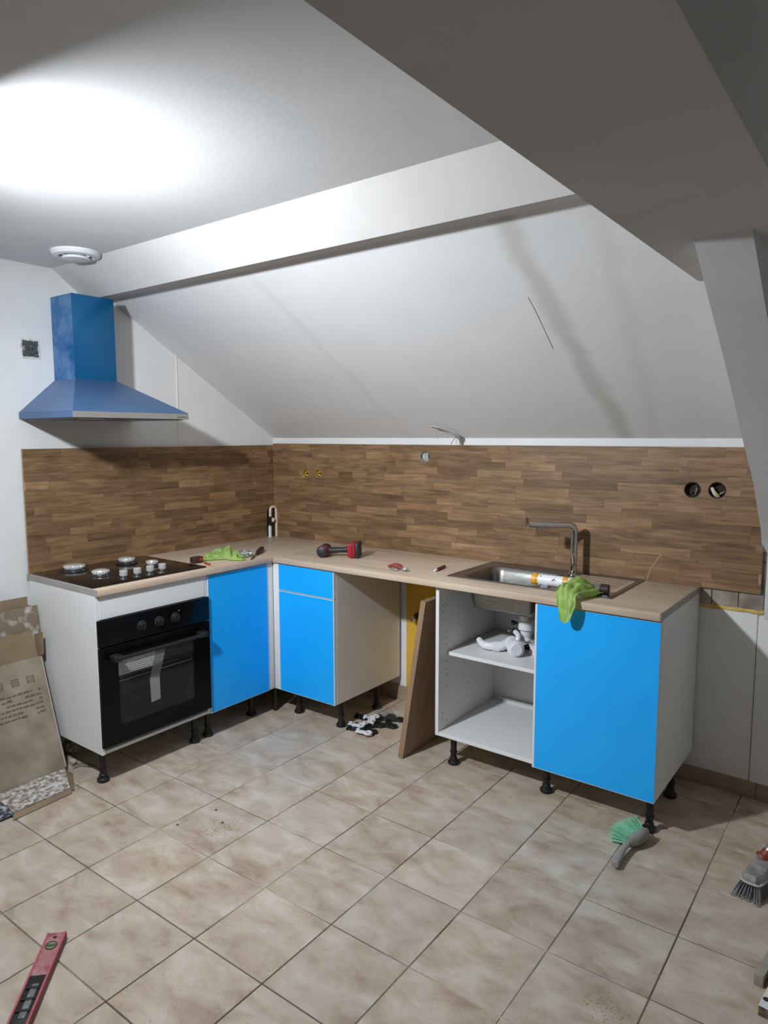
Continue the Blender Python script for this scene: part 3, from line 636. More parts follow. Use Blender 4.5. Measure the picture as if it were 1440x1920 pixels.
cl_ = one('pipe_clip', 'small black clip lying on the shelf behind the trap', 'clip', MB().box(1.945, 1.985, -.255, -.215, ZS, ZS+.018, .004, 2).box(1.975, 1.99, -.25, -.22, ZS, ZS+.028, .003, 1), mat('olive_black', rgb(44, 46, 36), .4))
t = thing('trap_piece', 'short white trap fitting standing under the sink waste', 'siphon', (2.02, -.29, ZS))
part('body', MB().lathe((2.022, -.285, ZS), [(.034, 0), (.036, .006), (.028, .012), (.026, .034), (.030, .036), (.030, .044)], 28), white_pl, t)
part('outlet', MB().cyl((2.022, -.285, ZS+.02), (2.075, -.285, ZS+.02), .016), white_pl, t)

# ================================================================== range hood
hd = thing('range_hood', 'blue-filmed pyramid range hood on the side wall above the hob', 'range hood', (.24, -1.34, 1.637))
hx, hy0, hy1 = .482, -1.642, -1.040; cx1, cy0, cy1 = .192, -1.460, -1.243
film_steel = mat('blue_filmed_steel', rgb(74, 106, 146), .4, .3, c2=rgb(82, 114, 154), scale=4)
film_steel2 = mat('blue_filmed_chimney', rgb(6, 86, 132), .25, .2, c2=rgb(8, 92, 138), scale=4)
film_bub = mat('bubbled_blue_film', rgb(26, 98, 156), .2, .25, c2=rgb(84, 128, 172), scale=13, detail=8, lo_=.40, hi_=.62, bump=.25, bscale=30)
z0, z1, z2, z3 = 1.637, 1.670, 1.829, 2.226
def pyr():
    mb = MB(); q = lambda x, ya, yb, z: [mb.bm.verts.new(p) for p in ((.001, ya, z), (x, ya, z), (x, yb, z), (.001, yb, z))]
    a, b = q(hx, hy0, hy1, z1), q(cx1+.002, cy0-.002, cy1+.002, z2)
    mb._rings([a, b], True); return mb
part('canopy', pyr(), film_steel, hd)
rim = part('rim', MB().box(.001, hx, hy0, hy1, z0+.004, z1, .001, 1), film_steel, hd)
part('control_strip', MB().box(hx, hx+.0018, hy0, hy1, z0+.004, z1-.002), steel, rim, 'bare steel front edge')
for k in range(5): part('button', MB().box(hx+.0018, hx+.005, -1.098-.015+k*.0135, -1.098-.005+k*.0135, z0+.010, z0+.020, .0012, 1), chrome, rim)
part('grease_filter', MB().box(.03, hx-.02, hy0+.02, hy1-.02, z0, z0+.005), dark_steel, hd)
part('lamp_cover', MB().box(.40, .46, -1.58, -1.48, z0-.002, z0+.001), white_pl, hd)
ch = part('chimney', MB().box(.001, cx1, cy0+.0006, cy1, z2-.004, z3, .0015, 2), film_steel2, hd)
part('side_film', MB().box(.002, cx1-.002, cy0, cy0+.0006, z2-.001, z3-.002), film_bub, ch, 'bubbled and half-peeled film')

# hood socket
so = thing('wall_socket', 'uncovered grey wall socket in broken plaster beside the hood', 'socket', (0, -1.57, 1.93))
mbp = MB()
for k in range(44):
    a = 2*math.pi*k/44; c_, s_ = math.cos(a), math.sin(a); q = max(abs(c_), abs(s_)); rr = (.042+.004*noise.noise(Vector((a*3, 1, 2))))/q
    mbp.ball((.001, -1.570+c_*rr, 1.972+s_*rr), .003, .006, .006, 1)
part('broken_plaster', mbp, mat('raw_plaster', rgb(196, 190, 178), .95, c2=rgb(226, 222, 214), scale=80), so)
part('back_box', MB().box(-.0005, .002, -1.609, -1.531, 1.934, 2.010), mat('dark_box', rgb(58, 62, 62), .6, c2=rgb(92, 94, 92), scale=60), so)
part('mechanism', MB().lathe((.001, -1.570, 1.972), [(.030, 0), (.030, .006), (.025, .007), (.023, .003), (.001, .003)], 28, (1, 0, 0)), mat('socket_grey', rgb(74, 78, 80), .5), so)
for dy in (-.0095, .0095): part('contact', MB().cyl((.003, -1.570+dy, 1.970), (.0065, -1.570+dy, 1.970), .0042, seg=12), black_pl, so)
part('earth_pin', MB().cyl((.003, -1.570, 1.984), (.017, -1.570, 1.984), .0028, seg=10), alu, so)
part('lug', MB().box(.002, .006, -1.606, -1.596, 1.962, 1.982).box(.002, .006, -1.544, -1.534, 1.962, 1.982), alu, so)

# ceiling vent
vt = thing('ceiling_vent', 'round white extract vent on the ceiling above the hood', 'vent', (.372, -1.528, ZC-.034))
c = Vector((.372, -1.53, ZC))
part('ring', MB().lathe(c, [(.062, 0), (.104, 0), (.104, -.006), (.094, -.018), (.076, -.022), (.066, -.016), (.062, -.002)], 48, cap=False), white_pl, vt)
part('disc', MB().lathe(c, [(.001, -.016), (.050, -.016), (.058, -.024), (.055, -.031), (.03, -.034), (.001, -.034)], 48, cap=False), white_pl, vt)
part('duct', MB().lathe(c, [(.066, -.001), (.066, -.004), (.001, -.004)], 40, cap=False), dark_hole, vt)
for k in range(3):
    a = k*2.09+.5; part('spacer', MB().obox(c+Vector((math.cos(a)*.058, math.sin(a)*.058, -.016)), (math.cos(a), math.sin(a), 0), (-math.sin(a), math.cos(a), 0), (0, 0, 1), .016, .004, .010), white_pl, vt)

# ================================================================== corner gas pipe
gp_ = thing('gas_pipe', 'beige bent pipe with a small tap standing in the worktop corner', 'pipe', (.055, -.06, H))
X = .05
part('bent_tube', MB().tube([(X, -.034, H+.0), (X, -.034, H+.10), (X, -.034, H+.165), (X, -.040, H+.188), (X, -.061, H+.197), (X, -.082, H+.188), (X, -.088, H+.165), (X, -.088, H+.135)], .0085, 14, 4), beige_pl, gp_)
part('valve_body', MB().cyl((X, -.090, H+.135), (X, -.090, H+.075), .010, seg=14).cyl((X, -.112, H+.112), (X, -.060, H+.112), .011, seg=14), black_pl, gp_)
part('valve_bulb', MB().ball((X+.006, -.070, H+.110), .014, .016, .016, 2), beige_pl, gp_)
part('valve_lever', MB().tube([(X, -.108, H+.113), (X+.003, -.124, H+.114), (X+.006, -.134, H+.114)], .0045, 10), mat('brass_brown', rgb(120, 84, 64), .4, .5), gp_)
part('inlet_tube', MB().cyl((X, -.092, H), (X, -.092, H+.066), .0105, seg=16).cyl((X, -.092, H+.06), (X, -.092, H+.082), .008, seg=16), white_pl, gp_)

# valve in the gap
va = thing('shutoff_valve', 'small chrome pipe stub on the yellow wall in the open gap', 'valve', (1.165, -.006, .52))
part('flange', MB().lathe((1.165, -.005, .522), [(.026, 0), (.026, .004), (.016, .010)], 24, (0, -1, 0)), dark_steel, va)
part('body', MB().cyl((1.165, -.01, .522), (1.165, -.052, .522), .013, seg=18), dark_steel, va)
part('cap', MB().lathe((1.165, -.05, .522), [(.017, 0), (.017, .016), (.012, .018), (.010, .012), (.001, .012)], 6, (0, -1, 0)), chrome, va)

# ================================================================== things on the worktop
ZW = H+.0003
# drill
dl = thing('cordless_drill', 'black and red cordless drill lying on its side on the worktop', 'drill', (.80, -.30, ZW))
pb = at(661, 1030, 2, H+.042); ph_ = at(607, 1032, 2, H+.033)
u = Vector((pb.x-ph_.x, pb.y-ph_.y, 0)); GL = u.length; u.normalize(); v = Vector((u.y, -u.x, 0)); wv = Vector((0, 0, 1))
hc = Vector((ph_.x, ph_.y, ZW+.032)); bcn = Vector((pb.x, pb.y, ZW+.042))
dg_ = mat('drill_black', rgb(30, 31, 34), .5, c2=rgb(42, 43, 46), scale=20)
part('motor_housing', MB().lathe(hc, [(.001, -.085), (.020, -.085), (.029, -.075), (.0315, -.05), (.0315, .035), (.030, .047), (.022, .052), (.001, .053)], 28, v), dg_, dl)
part('red_band', MB().lathe(hc, [(.0322, .018), (.0326, .024), (.0326, .036), (.031, .041)], 28, v, False), red_pl, dl)
part('chuck', MB().lathe(hc, [(.001, -.135), (.012, -.134), (.017, -.120), (.019, -.085)], 20, v), dg_, dl)
part('grip', MB().tube([hc+u*.012, hc+u*(GL*.35)+wv*.004, hc+u*(GL*.68)+wv*.006, bcn-u*.012], [.022, .0185, .0175, .023], 18, 6, .85), dg_, dl)
part('trigger', MB().obox(hc+u*.045-v*.022, u, v, wv, .026, .014, .014, .004), red_pl, dl)
bt = part('battery', MB().obox(bcn+u*.006, u, v, wv, .030, .105, .082, .008), red_pl, dl)
part('battery_base', MB().obox(bcn+u*.031, u, v, wv, .024, .108, .084, .007), dg_, bt)
part('battery_rib', MB().obox(bcn+u*.004, u, v, wv, .010, .110, .084, .004), mat('dark_red', rgb(120, 22, 32), .4), bt)
part('battery_foot', MB().obox(bcn-u*.014+wv*-.002, u, v, wv, .016, .080, .072, .006), red_pl, bt)
# small hand tool
pl1 = at(730, 1062, 2, H+.012); pl2 = at(751, 1066, 2, H+.010)
t = thing('pliers', 'small red-handled pliers lying open in front of the drill', 'pliers', (pl1.x, pl1.y, ZW))
d = Vector((pl2.x-pl1.x, pl2.y-pl1.y, 0)); dn = d.normalized(); pn = Vector((-dn.y, dn.x, 0)); c = Vector((pl1.x, pl1.y, ZW+.010))
rm = mat('brick_red_grip', rgb(142, 52, 44), .5)
part('handle', MB().tube([c+dn*.085, c+dn*.055+pn*.022+wv*.008, c+dn*.02+pn*.026+wv*.010, c+dn*-.005+pn*.014+wv*.004], [.006, .0075, .0075, .005], 12), rm, t)
part('handle', MB().tube([c+dn*.085, c+dn*.05+pn*-.012+wv*.012, c+dn*.02+pn*-.012+wv*.010, c+dn*-.006+pn*.002], [.006, .0075, .0075, .005], 12), rm, t)
part('jaw', MB().tube([c+dn*.078, c+dn*.10+pn*.008, c+dn*.115+pn*.003-wv*.003], [.008, .007, .003], 10), steel, t)
part('jaw', MB().tube([c+dn*.078, c+dn*.10+pn*-.009, c+dn*.113+pn*-.004-wv*.003], [.008, .007, .003], 10), steel, t)
part('spring_clip', MB().tube([c+pn*.012-wv*.004, c+dn*.03-pn*.022-wv*.004, c+dn*.07-pn*.02-wv*.004], .0045, 10), alu, t)
# marker
a, b = at(815, 1070, 2, H+.007), at(834, 1062, 2, H+.007)
t = thing('marker_pen', 'dark red marker pen lying beside the sink rim', 'pen', (a.x, a.y, ZW)); a.z = b.z = ZW+.0075
part('barrel', MB().cyl(a.lerp(b, .16), b, .0075, bev=.002), mat('marker_red', rgb(112, 28, 34), .4), t)
part('tip_cap', MB().cyl(a, a.lerp(b, .16), .0045, .0072), white_pl, t)
# screwdriver
a, b = at(471, 1048, 2, H+.006), at(492, 1028, 2, H+.016)
t = thing('screwdriver', 'dark brown handled screwdriver lying on the worktop by the green cloth', 'screwdriver', (b.x, b.y, ZW)); a.z = ZW+.004; b.z = ZW+.0165; dd = (b-a)
part('shaft', MB().cyl(a, a+dd*.58, .0036, seg=12), dark_steel, t)
part('handle', MB().tube([a+dd*.50, a+dd*.58, a+dd*.72, a+dd*.88, a+dd*1.0], [.008, .013, .0155, .016, .011], 14), mat('dark_brown_plastic', rgb(52, 36, 34), .4), t)
# tape measure + pencil
p = at(371, 1056, 2, H); e = Vector((.3, -.95, 0)).normalized()
t = thing('tape_measure', 'small dark tape measure beside the hob', 'tape measure', (p.x, p.y, ZW))
part('case', MB().obox((p.x-.01, p.y, ZW+.017), (0, 1, 0), (1, 0, 0), (0, 0, -1), .062, .04, .034, .008), mat('dark_brown_case', rgb(56, 38, 34), .5), t)
part('tab', MB().obox((p.x+.012, p.y+.012, ZW+.020), (0, 1, 0), (1, 0, 0), (0, 0, -1), .022, .006, .016, .003), red_pl, t)
a, b = at(384, 1056, 2, H+.004), at(399, 1061, 2, H+.004)
t = thing('pencil', 'short red carpenter pencil next to the tape measure', 'pencil', (a.x, a.y, ZW)); a.z = b.z = ZW+.005
part('body', MB().cyl(a, a.lerp(b, .82), .0052, seg=6), mat('pencil_red', rgb(150, 60, 44), .5), t)
part('tip', MB().cyl(a.lerp(b, .82), b, .0052, .001, seg=6), mat('pale_wood', rgb(206, 176, 132), .6), t)
# foil
p = at(457, 1040, 2, H+.010)
one('crumpled_foil', 'crumpled silver foil beside the green cloth', 'foil', MB().ball((p.x, p.y, ZW+.014), .048, .040, .017, 4, .45, 38), mat('foil', rgb(214, 216, 220), .25, .9), ang=12)
# green cloth on the worktop
pc = [at(378, 1050, 2, H), at(455, 1052, 2, H), at(462, 1043, 2, H), at(392, 1036, 2, H)]
def cloth_b(uu, vv):
    q = pc[0].lerp(pc[1], uu).lerp(pc[3].lerp(pc[2], uu), vv)
    e = min(uu, 1-uu, vv, 1-vv); w_ = Vector((noise.noise((uu*3, vv*3, 5)), noise.noise((uu*3, vv*3, 9)), 0))*.035
    n = abs(noise.noise(Vector((uu*5.5, vv*3.2, 3.3))))*.055+abs(noise.noise(Vector((uu*9, vv*6, 1.3))))*.018
    pk = math.exp(-((uu-.62)/.13)**2-((vv-.55)/.22)**2)*.040
    return q+w_+Vector((0, 0, .0045+(n+pk)*min(1, e*6)+.003*abs(noise.noise(Vector((uu*20, vv*20, 0))))))
one('green_cloth', 'crumpled lime green cloth lying flat beside the hob', 'cloth', MB().grid(cloth_b, 48, 36, .002), green_cl, 'green cleaning cloths', ang=80)
# green cloth over the sink edge
rows = [(-.658, [(1049, 1162), (1056, 1168), (1065, 1166), (1071, 1157)]), (-.648, [(1047, 1141), (1057, 1143), (1068, 1143), (1078, 1141)]),
        (-.637, [(1043, 1121), (1055, 1122), (1068, 1123), (1080, 1125)]), (-.622, [(1043, 1110), (1056, 1106), (1070, 1110), (1081, 1119)]),
        (-.575, [(1053, 1099), (1066, 1096), (1082, 1105), (1096, 1120)]), (-.525, [(1068, 1091), (1082, 1088), (1098, 1103), (1112, 1122)]),
        (-.470, [(1081, 1082), (1094, 1087), (1112, 1103), (1130, 1118)]), (-.42, [(1086, 1085), (1102, 1093), (1120, 1104), (1131, 1112)])]
CP = [[at(px_, py_, 1, y) for px_, py_ in r] for y, r in rows]
for i_, r in enumerate(CP):
    for p in r:
        if i_ >= 4: p.z = max(p.z, H+.009)
def cr(a, b, c, d, t): return .5*((2*b)+(c-a)*t+(2*a-5*b+4*c-d)*t*t+(3*b-a-3*c+d)*t**3)
def crow(r, t):
    n = len(r)-1; f = min(int(t*n), n-1); k = t*n-f
    return cr(r[max(f-1, 0)], r[f], r[f+1], r[min(f+2, n)], k)
def cloth_a(uu, vv):
    q = crow([crow(r, uu) for r in CP], vv)
    wr = .008*math.sin(uu*13+vv*4)*sst(0, .5, vv)+.012*noise.noise(Vector((uu*5, vv*7, 2)))
    if vv > .4: q = q+Vector((0, 0, abs(wr)*1.2))
    else: q = q+Vector((0, -abs(wr)*.9, 0))
    return q
one('green_cloth', 'lime green cloth draped over the worktop edge at the sink', 'cloth', MB().grid(cloth_a, 40, 60, .003), green_cl, 'green cleaning cloths', ang=80)
# sealant cartridge
a = at(999, 1086, 2, H+.028); b = a+Vector((.235, .012, 0)); a.z = b.z = ZW+.0305; dd = b-a
t = thing('sealant_cartridge', 'white sealant cartridge with yellow ends lying on the sink', 'cartridge', (a.x, a.y, ZW))
lab = mat('cartridge_label', rgb(232, 234, 238), .4, c2=rgb(222, 224, 232), scale=30)
part('tube', MB().cyl(a, b, .0235, seg=28), mat('amber_plastic', rgb(214, 158, 40), .4), t)
part('label_sleeve', MB().cyl(a+dd*.13, a+dd*.60, .0239, seg=28), lab, t)
part('label_sleeve', MB().cyl(a+dd*.70, a+dd*.98, .0239, seg=28), lab, t)
part('end_cap', MB().cyl(a-dd*.0, a+dd*.10, .0252, seg=28, bev=.003), mat('yellow_cap', rgb(226, 164, 30), .4), t)
sq = dd.normalized(); fr_ = Vector((sq.y, -sq.x, 0))
pm = MB()
for k, (f, ang, l) in enumerate(((.18, .9, .006), (.42, .3, .010), (.44, .5, .007), (.47, .35, .005), (.74, 1.05, .005), (.79, 1.05, .005), (.84, 1.05, .005), (.72, .35, .007))):
    o_ = a+dd*f+(fr_*math.cos(ang)+wv*math.sin(ang))*.0240; pm.obox(o_, sq, fr_*math.cos(ang)+wv*math.sin(ang), sq.cross(fr_*math.cos(ang)+wv*math.sin(ang)), l, .0006, .005)
part('printed_marks', pm, mat('print_dark', rgb(70, 72, 80), .6), t, kind='stuff')
# dark torch-like tube on the drainer
a = at(1112, 1104, 2, H+.022); b = at(1142, 1107, 2, H+.022); a.z = b.z = ZW+.0235; dd = b-a
t = thing('spray_can', 'dark brown tube with a grey collar lying on the drainer under the cloth', 'tube', (b.x, b.y, ZW))
part('body', MB().cyl(a-dd*.6, a+dd*.5, .019, seg=24), mat('scuffed_grey', rgb(86, 80, 74), .5, c2=rgb(120, 114, 106), scale=40), t)
part('cap', MB().cyl(a+dd*.45, b, .0225, seg=24, bev=.003), mat('dark_brown_cap', rgb(50, 34, 26), .45), t)
one('metal_bracket', 'small dark metal bracket at the drainer corner', 'bracket', MB().box(b.x-.035, b.x+.01, b.y-.045, b.y-.022, H+.004, H+.010, .001, 1).box(b.x-.035, b.x-.029, b.y-.045, b.y-.022, H+.004, H+.022, .001, 1), dark_steel)

# ================================================================== leaning board
bl = Vector((1.497, -.626, 0)); tl = Vector((1.606, -.596, .787))
upv = (tl-bl); yb = -.05
one('loose_board', 'narrow oak-faced board leaning against the open sink cabinet', 'board',
    MB().slab([(1.497, -.622, .001), (1.500, -.10, .001), (1.615, -.10, .80), (1.611, -.598, .787)], -.028), board_m)

# ================================================================== floor things
# clips out of a torn bag
def clip(x, y, a, s, mt, lab, grp, z=0):
    r = Matrix.Rotation(a, 4, 'Z'); mb = MB()
    mb.box(-.030*s, .030*s, -.012*s, .012*s, 0, .010*s, .003*s, 2)
    pts_ = [(math.cos(q)*.016*s+.034*s, math.sin(q)*.016*s, .006*s) for q in [(-2.4+k*.6) for k in range(9)]]
    mb.tube(pts_, .006*s, 10, 2); mb.cyl((-.018*s, 0, .008*s), (-.018*s, 0, .018*s), .009*s, seg=14)
    M = Matrix.Translation((x, y, z+.001)) @ r; mb.xf(M)
    return one('plinth_clip', lab, 'clip', mb, mt, grp)
clip_w = mat('clip_white', rgb(226, 227, 232), .4)
for px_, py_, a in ((662, 1369, .3), (676, 1362, 1.0), (691, 1370, -.3), (700, 1364, .9), (706, 1352, 2.0), (716, 1360, .2), (722, 1349, 1.3), (731, 1359, -.5), (736, 1352, .7), (676, 1347, .1), (684, 1352, 2.6)):
    p = at(px_, py_, 2, 0); clip(p.x, p.y, a, 1.2, black_pl, 'black plastic plinth clip spilled on the floor by the cabinet leg', 'spilled black plinth clips', random.choice((0, .0, .012)))
for px_, py_, a in ((664, 1361, .4), (692, 1347, .9), (697, 1354, 2.2), (688, 1357, 1.5), (678, 1374, .2)):
    p = at(px_, py_, 2, .012); clip(p.x, p.y, a, 1.1, clip_w, 'white plastic plinth clip spilled on the floor by the cabinet leg', 'spilled white plinth clips', .011)
bc_ = [at(694, 1347, 2, 0), at(736, 1358, 2, 0), at(744, 1354, 2, 0), at(708, 1329, 2, 0)]
def bag(uu, vv):
    q = bc_[0].lerp(bc_[1], uu).lerp(bc_[3].lerp(bc_[2], uu), vv); e = min(uu, 1-uu, vv, 1-vv)
    h = .026*min(1, e*7)+.035*math.exp(-((uu-.75)/.25)**2-((vv-.8)/.2)**2)*min(1, e*9)
    return q+Vector((0, 0, .004+h+.014*noise.noise(Vector((uu*7, vv*7, 4)))*min(1, e*8)))
one('plastic_bag', 'crinkled clear plastic bag over the spilled clips', 'bag', MB().grid(bag, 26, 22), clear_bag, ang=15)

# hand brush
t = thing('hand_brush', 'grey hand brush with mint green bristles against the cabinet leg', 'brush', (2.61, -.70, 0))
hp = [at(1153, 1621, 2, .022), at(1160, 1606, 2, .024), at(1170, 1590, 2, .028), at(1179, 1579, 2, .032), at(1196, 1572, 2, .034), at(1211, 1562, 2, .034)]
for p, z in zip(hp, (.014, .016, .022, .028, .030, .028)): p.z = z+.006
part('handle', MB().tube(hp[:4], [.0125, .0135, .011, .012], 16, 6, .85), grey_pl, t)
part('head', MB().tube(hp[3:], [.016, .021, .017], 16, 8, 1.25), grey_pl, t)
hdv = (hp[5]-hp[3]).normalized(); bdir = Vector((-hdv.y, hdv.x, 0)).normalized()
mint = mat('mint_bristle', rgb(118, 200, 158), .5); br = MB()
for i in range(20):
    f = i/19; o_ = hp[3].lerp(hp[5], f)+bdir*.010
    for k in range(4):
        sp2 = (f-.45)*.055; tp = o_+bdir*(.062+.008*math.sin(f*3.1))+hdv*(sp2+random.uniform(-.003, .003))+Vector((0, 0, (k-1.2)*.016))
        tp.z = max(tp.z, .004)
        br.cyl(o_+Vector((0, 0, (k-1.5)*.008)), tp, .0015, .0019, seg=5)
part('bristles', br, mint, t, 'mint green bristle tufts', 'stuff')
# broom
t = thing('broom', 'dusty grey broom standing on its grey bristles, handle in a rust-red socket', 'broom', (3.05, -.62, 0))
bv = Vector((-.18, -.98, 0)).normalized(); lv = Vector((-bv.y, bv.x, 0))      # bv: along the head towards its near end, lv: across
c0 = Vector((3.052, -.60, 0))
def bp_(a_, b_, z_): return c0+bv*a_+lv*b_+Vector((0, 0, z_))
prof = [(.142, -.020), (.142, .018), (.118, .034), (-.12, .036), (-.135, .020), (-.135, -.020), (-.12, -.036), (.118, -.034)]
mb = MB(); mb._rings([[mb.bm.verts.new(bp_(a_*k, b_*q, z_)) for a_, b_ in prof] for k, q, z_ in ((1, 1, .044), (1.01, 1.03, .050), (.985, .96, .066), (.93, .74, .076))], True)
part('head', mb, mat('dusty_grey_plastic', rgb(118, 116, 112), .6, c2=rgb(164, 161, 155), scale=26, detail=8), t)
part('head_lip', MB().tube([bp_(.10, -.037, .050), bp_(.125, -.033, .051), bp_(.145, -.018, .052), bp_(.145, .018, .052), bp_(.122, .034, .051), bp_(.0, .037, .050), bp_(-.12, .037, .05)], .004, 10, 4), mat('pale_lip', rgb(186, 184, 178), .5), t)
sdv = Vector((.48, .42, .77)).normalized()
part('socket', MB().lathe(bp_(-.005, -.012, .068), [(.026, 0), (.026, .010), (.019, .014), (.019, .034), (.001, .035)], 24, sdv), mat('rust_red_plastic', rgb(134, 62, 48), .5), t)
part('stick', MB().cyl(bp_(-.005, -.012, .074), bp_(-.005, -.012, .074)+sdv*1.34, .0120, seg=16), alu, t)
gb = mat('grey_bristle', rgb(120, 120, 124), .6); bb_ = MB()
for i in range(34):
    for k in range(9):
        f = i/33*2-1; g_ = k/8*2-1
        p_ = bp_(f*.128+.006, g_*.029, .047); out = .030*max(0, f-.55)/.45
        q_ = bp_(f*.136+.008+out+random.uniform(-.005, .005), g_*.046+random.uniform(-.004, .004), .002)
        bb_.tube([p_, p_.lerp(q_, .5)+Vector((0, 0, .004)), q_], [.0020, .0022, .0017], 5, 2)
part('bristles', bb_, gb, t, 'long grey bristle tufts', 'stuff')

# battens in the right foreground
q0, q1 = at(1414, 1823, 2, .036), at(1440, 1782, 2, .036); a_ = (q1-q0); a_.z = 0; a_.normalize(); n_ = Vector((a_.y, -a_.x, 0))
c_ = Vector((q0.x, q0.y, .018))+a_*.22+n_*.0125
one('batten', 'grey square-cut batten lying on the floor tiles', 'batten', MB().obox(c_, a_, n_, (0, 0, -1), .44, .025, .036, .001), mat('grey_batten', rgb(150, 142, 132), .7, c2=rgb(170, 162, 150), scale=10))
q0, q1 = at(1422, 1884, 2, .03), at(1440, 1849, 2, .03); a_ = (q1-q0); a_.z = 0; a_.normalize(); n_ = Vector((a_.y, -a_.x, 0))
c_ = Vector((q0.x, q0.y, .016))+a_*.2+n_*.035
t = thing('white_offcut', 'white-faced board offcut with a drilled hole lying on the floor', 'board', (c_.x, c_.y, 0))
part('face', MB().obox(c_+Vector((0, 0, .0135)), a_, n_, (0, 0, -1), .40, .07, .0012), white_mel, t)
part('core', MB().obox(c_-Vector((0, 0, .001)), a_, n_, (0, 0, -1), .3995, .0695, .028), mat('dirty_core', rgb(88, 72, 58), .9, c2=rgb(140, 122, 100), scale=60), t)
hp_ = at(1437, 1874, 2, .03); part('hole', MB().lathe((hp_.x, hp_.y, .0303), [(.0085, 0), (.0085, .0004), (.005, .0005), (.001, .0005)], 20), dark_hole, t)

# spirit level
L0 = at(107, 1748, 2, .024); L0.z = 0
lu = Vector((.255, -.245, 0)).normalized(); lw = Vector((-lu.y, lu.x, 0))      # along, across
t = thing('spirit_level', 'worn dusty red spirit level lying flat on the tiles', 'spirit level', (L0.x, L0.y, 0))
lred = mat('worn_red_paint', rgb(146, 70, 76), .5, c2=rgb(184, 136, 138), scale=26, detail=8, stretch=(1, 1, 1))
LW, LT, LL = .056, .024, .62
body = MB().obox(L0+lu*LL/2+Vector((0, 0, LT/2)), lu, lw, (0, 0, 1), LL, LW, LT, .0015)
lb = part('body', body, lred, t)
part('edge_rail', MB().obox(L0+lu*LL/2+lw*(LW/2-.003)+Vector((0, 0, LT+.0008)), lu, lw, (0, 0, 1), LL, .006, .0025, .0005), mat('pink_red', rgb(190, 92, 98), .5), t)
part('edge_rail', MB().obox(L0+lu*LL/2-lw*(LW/2-.003)+Vector((0, 0, LT+.0008)), lu, lw, (0, 0, 1), LL, .006, .0025, .0005), mat('pink_red', rgb(190, 92, 98), .5), t)
part('side_face', MB().obox(L0+lu*LL/2+lw*(LW/2+.0003)+Vector((0, 0, LT/2)), lu, lw, (0, 0, 1), LL*.998, .0008, LT*.8), mat('dark_red_side', rgb(118, 44, 46), .5), t)
part('hang_hole', MB().lathe(L0+lu*.022+Vector((0, 0, LT)), [(.0055, 0), (.0055, .0006), (.001, .0006)], 20), black_pl, t)
vr = part('vial_ring', MB().lathe(L0+lu*.058+Vector((0, 0, LT)), [(.0175, 0), (.0175, .002), (.0145, .002), (.0145, .0003)], 32, cap=False), mat('dark_green_ring', rgb(44, 52, 44), .4), t)
part('vial', MB().lathe(L0+lu*.058+Vector((0, 0, LT)), [(.0148, 0.0002), (.0148, .0008), (.001, .0008)], 32), mat('vial_green', rgb(122, 128, 96), .25, c2=rgb(150, 152, 120), scale=50), t)
part('vial_tube', MB().cyl(L0+lu*.058-lw*.012+Vector((0, 0, LT+.001)), L0+lu*.058+lw*.012+Vector((0, 0, LT+.001)), .0045, seg=14), vial_m, t)
wn = part('black_window', MB().obox(L0+lu*.262+Vector((0, 0, LT+.0006)), lu, lw, (0, 0, 1), .17, LW-.012, .0014, .0005), black_pl, t)
part('grey_insert', MB().obox(L0+lu*.27+lw*.004+Vector((0, 0, LT+.002)), lu, lw, (0, 0, 1), .12, .018, .002, .0008), mat('dusty_insert', rgb(96, 98, 98), .5, c2=rgb(134, 134, 132), scale=60), wn)
for k in range(3): part('rib', MB().obox(L0+lu*(.225+k*.04)+Vector((0, 0, LT+.0035)), lu, lw, (0, 0, 1), .008, .036, .003, .0008), black_pl, wn)

# ================================================================== cardboard stack
def sheet(name, label, bx, tx, zb_, zt_, ya, yb, th, mt, grp=None, extra=None):
    return MB().slab([(bx, ya, zb_), (bx, yb, zb_), (tx, yb, zt_), (tx, ya, zt_)], th)
G = 'cardboard leaning beside the oven cabinet'
one('cardboard_sheet', 'plain brown cardboard sheet, rearmost of the stack by the wall', 'cardboard', sheet('', '', .12, .062, .001, .803, -2.45, -1.682, -.005, card_m), card_m, G)
one('cardboard_sheet', 'plaster-spattered cardboard sheet just in front of the rearmost one', 'cardboard', sheet('', '', .21, .10, .001, .763, -2.45, -1.657, -.006, dust_m), dust_m, G)
bx = thing('cardboard_box', 'flattened dusty printed cardboard box with its flap on the floor', 'cardboard', (.3, -1.95, 0), G)
def mp_(z): return .335-(z-.03)*.345             # x of the main sheet at height z
part('main_sheet', sheet('', '', mp_(.03), mp_(.533), .03, .533, -2.45, -1.684, -.012, dust_m), mat('printed_cardboard', rgb(134, 120, 102), .95, c2=rgb(168, 156, 140), scale=9, detail=8, lo_=.35, hi_=.75), bx)
for k, y in enumerate((-1.683, -1.676)):
    part('folded_edge', MB().slab([(mp_(.035)-.001+k*-.010, y, .035), (mp_(.035)-.001-k*.010, y+.006, .035), (mp_(.53)-.001-k*.010, y+.006, .53-k*.02), (mp_(.53)-.001-k*.010, y, .53-k*.02)], -.012), mat('pale_edge', rgb(172, 166, 154), .9), bx)
f0 = [at(0, 1193, 1, -1.88), at(56, 1182, 1, -1.70), at(69, 1229, 1, -1.695), at(0, 1246, 1, -1.88)]
part('top_flap', MB().slab([(.145, -2.45, .655), (.145, -1.715, .655), (mp_(.535)-.003, -1.690, .532), (mp_(.535)-.003, -2.45, .532)], .005), card_m, bx, 'clean brown folded flap')
part('side_flap', MB().slab([at(60, 1190, 1, -1.690), at(79, 1185, 1, -1.678), at(81, 1227, 1, -1.678), at(69, 1229, 1, -1.688)], .004), card_m, bx)
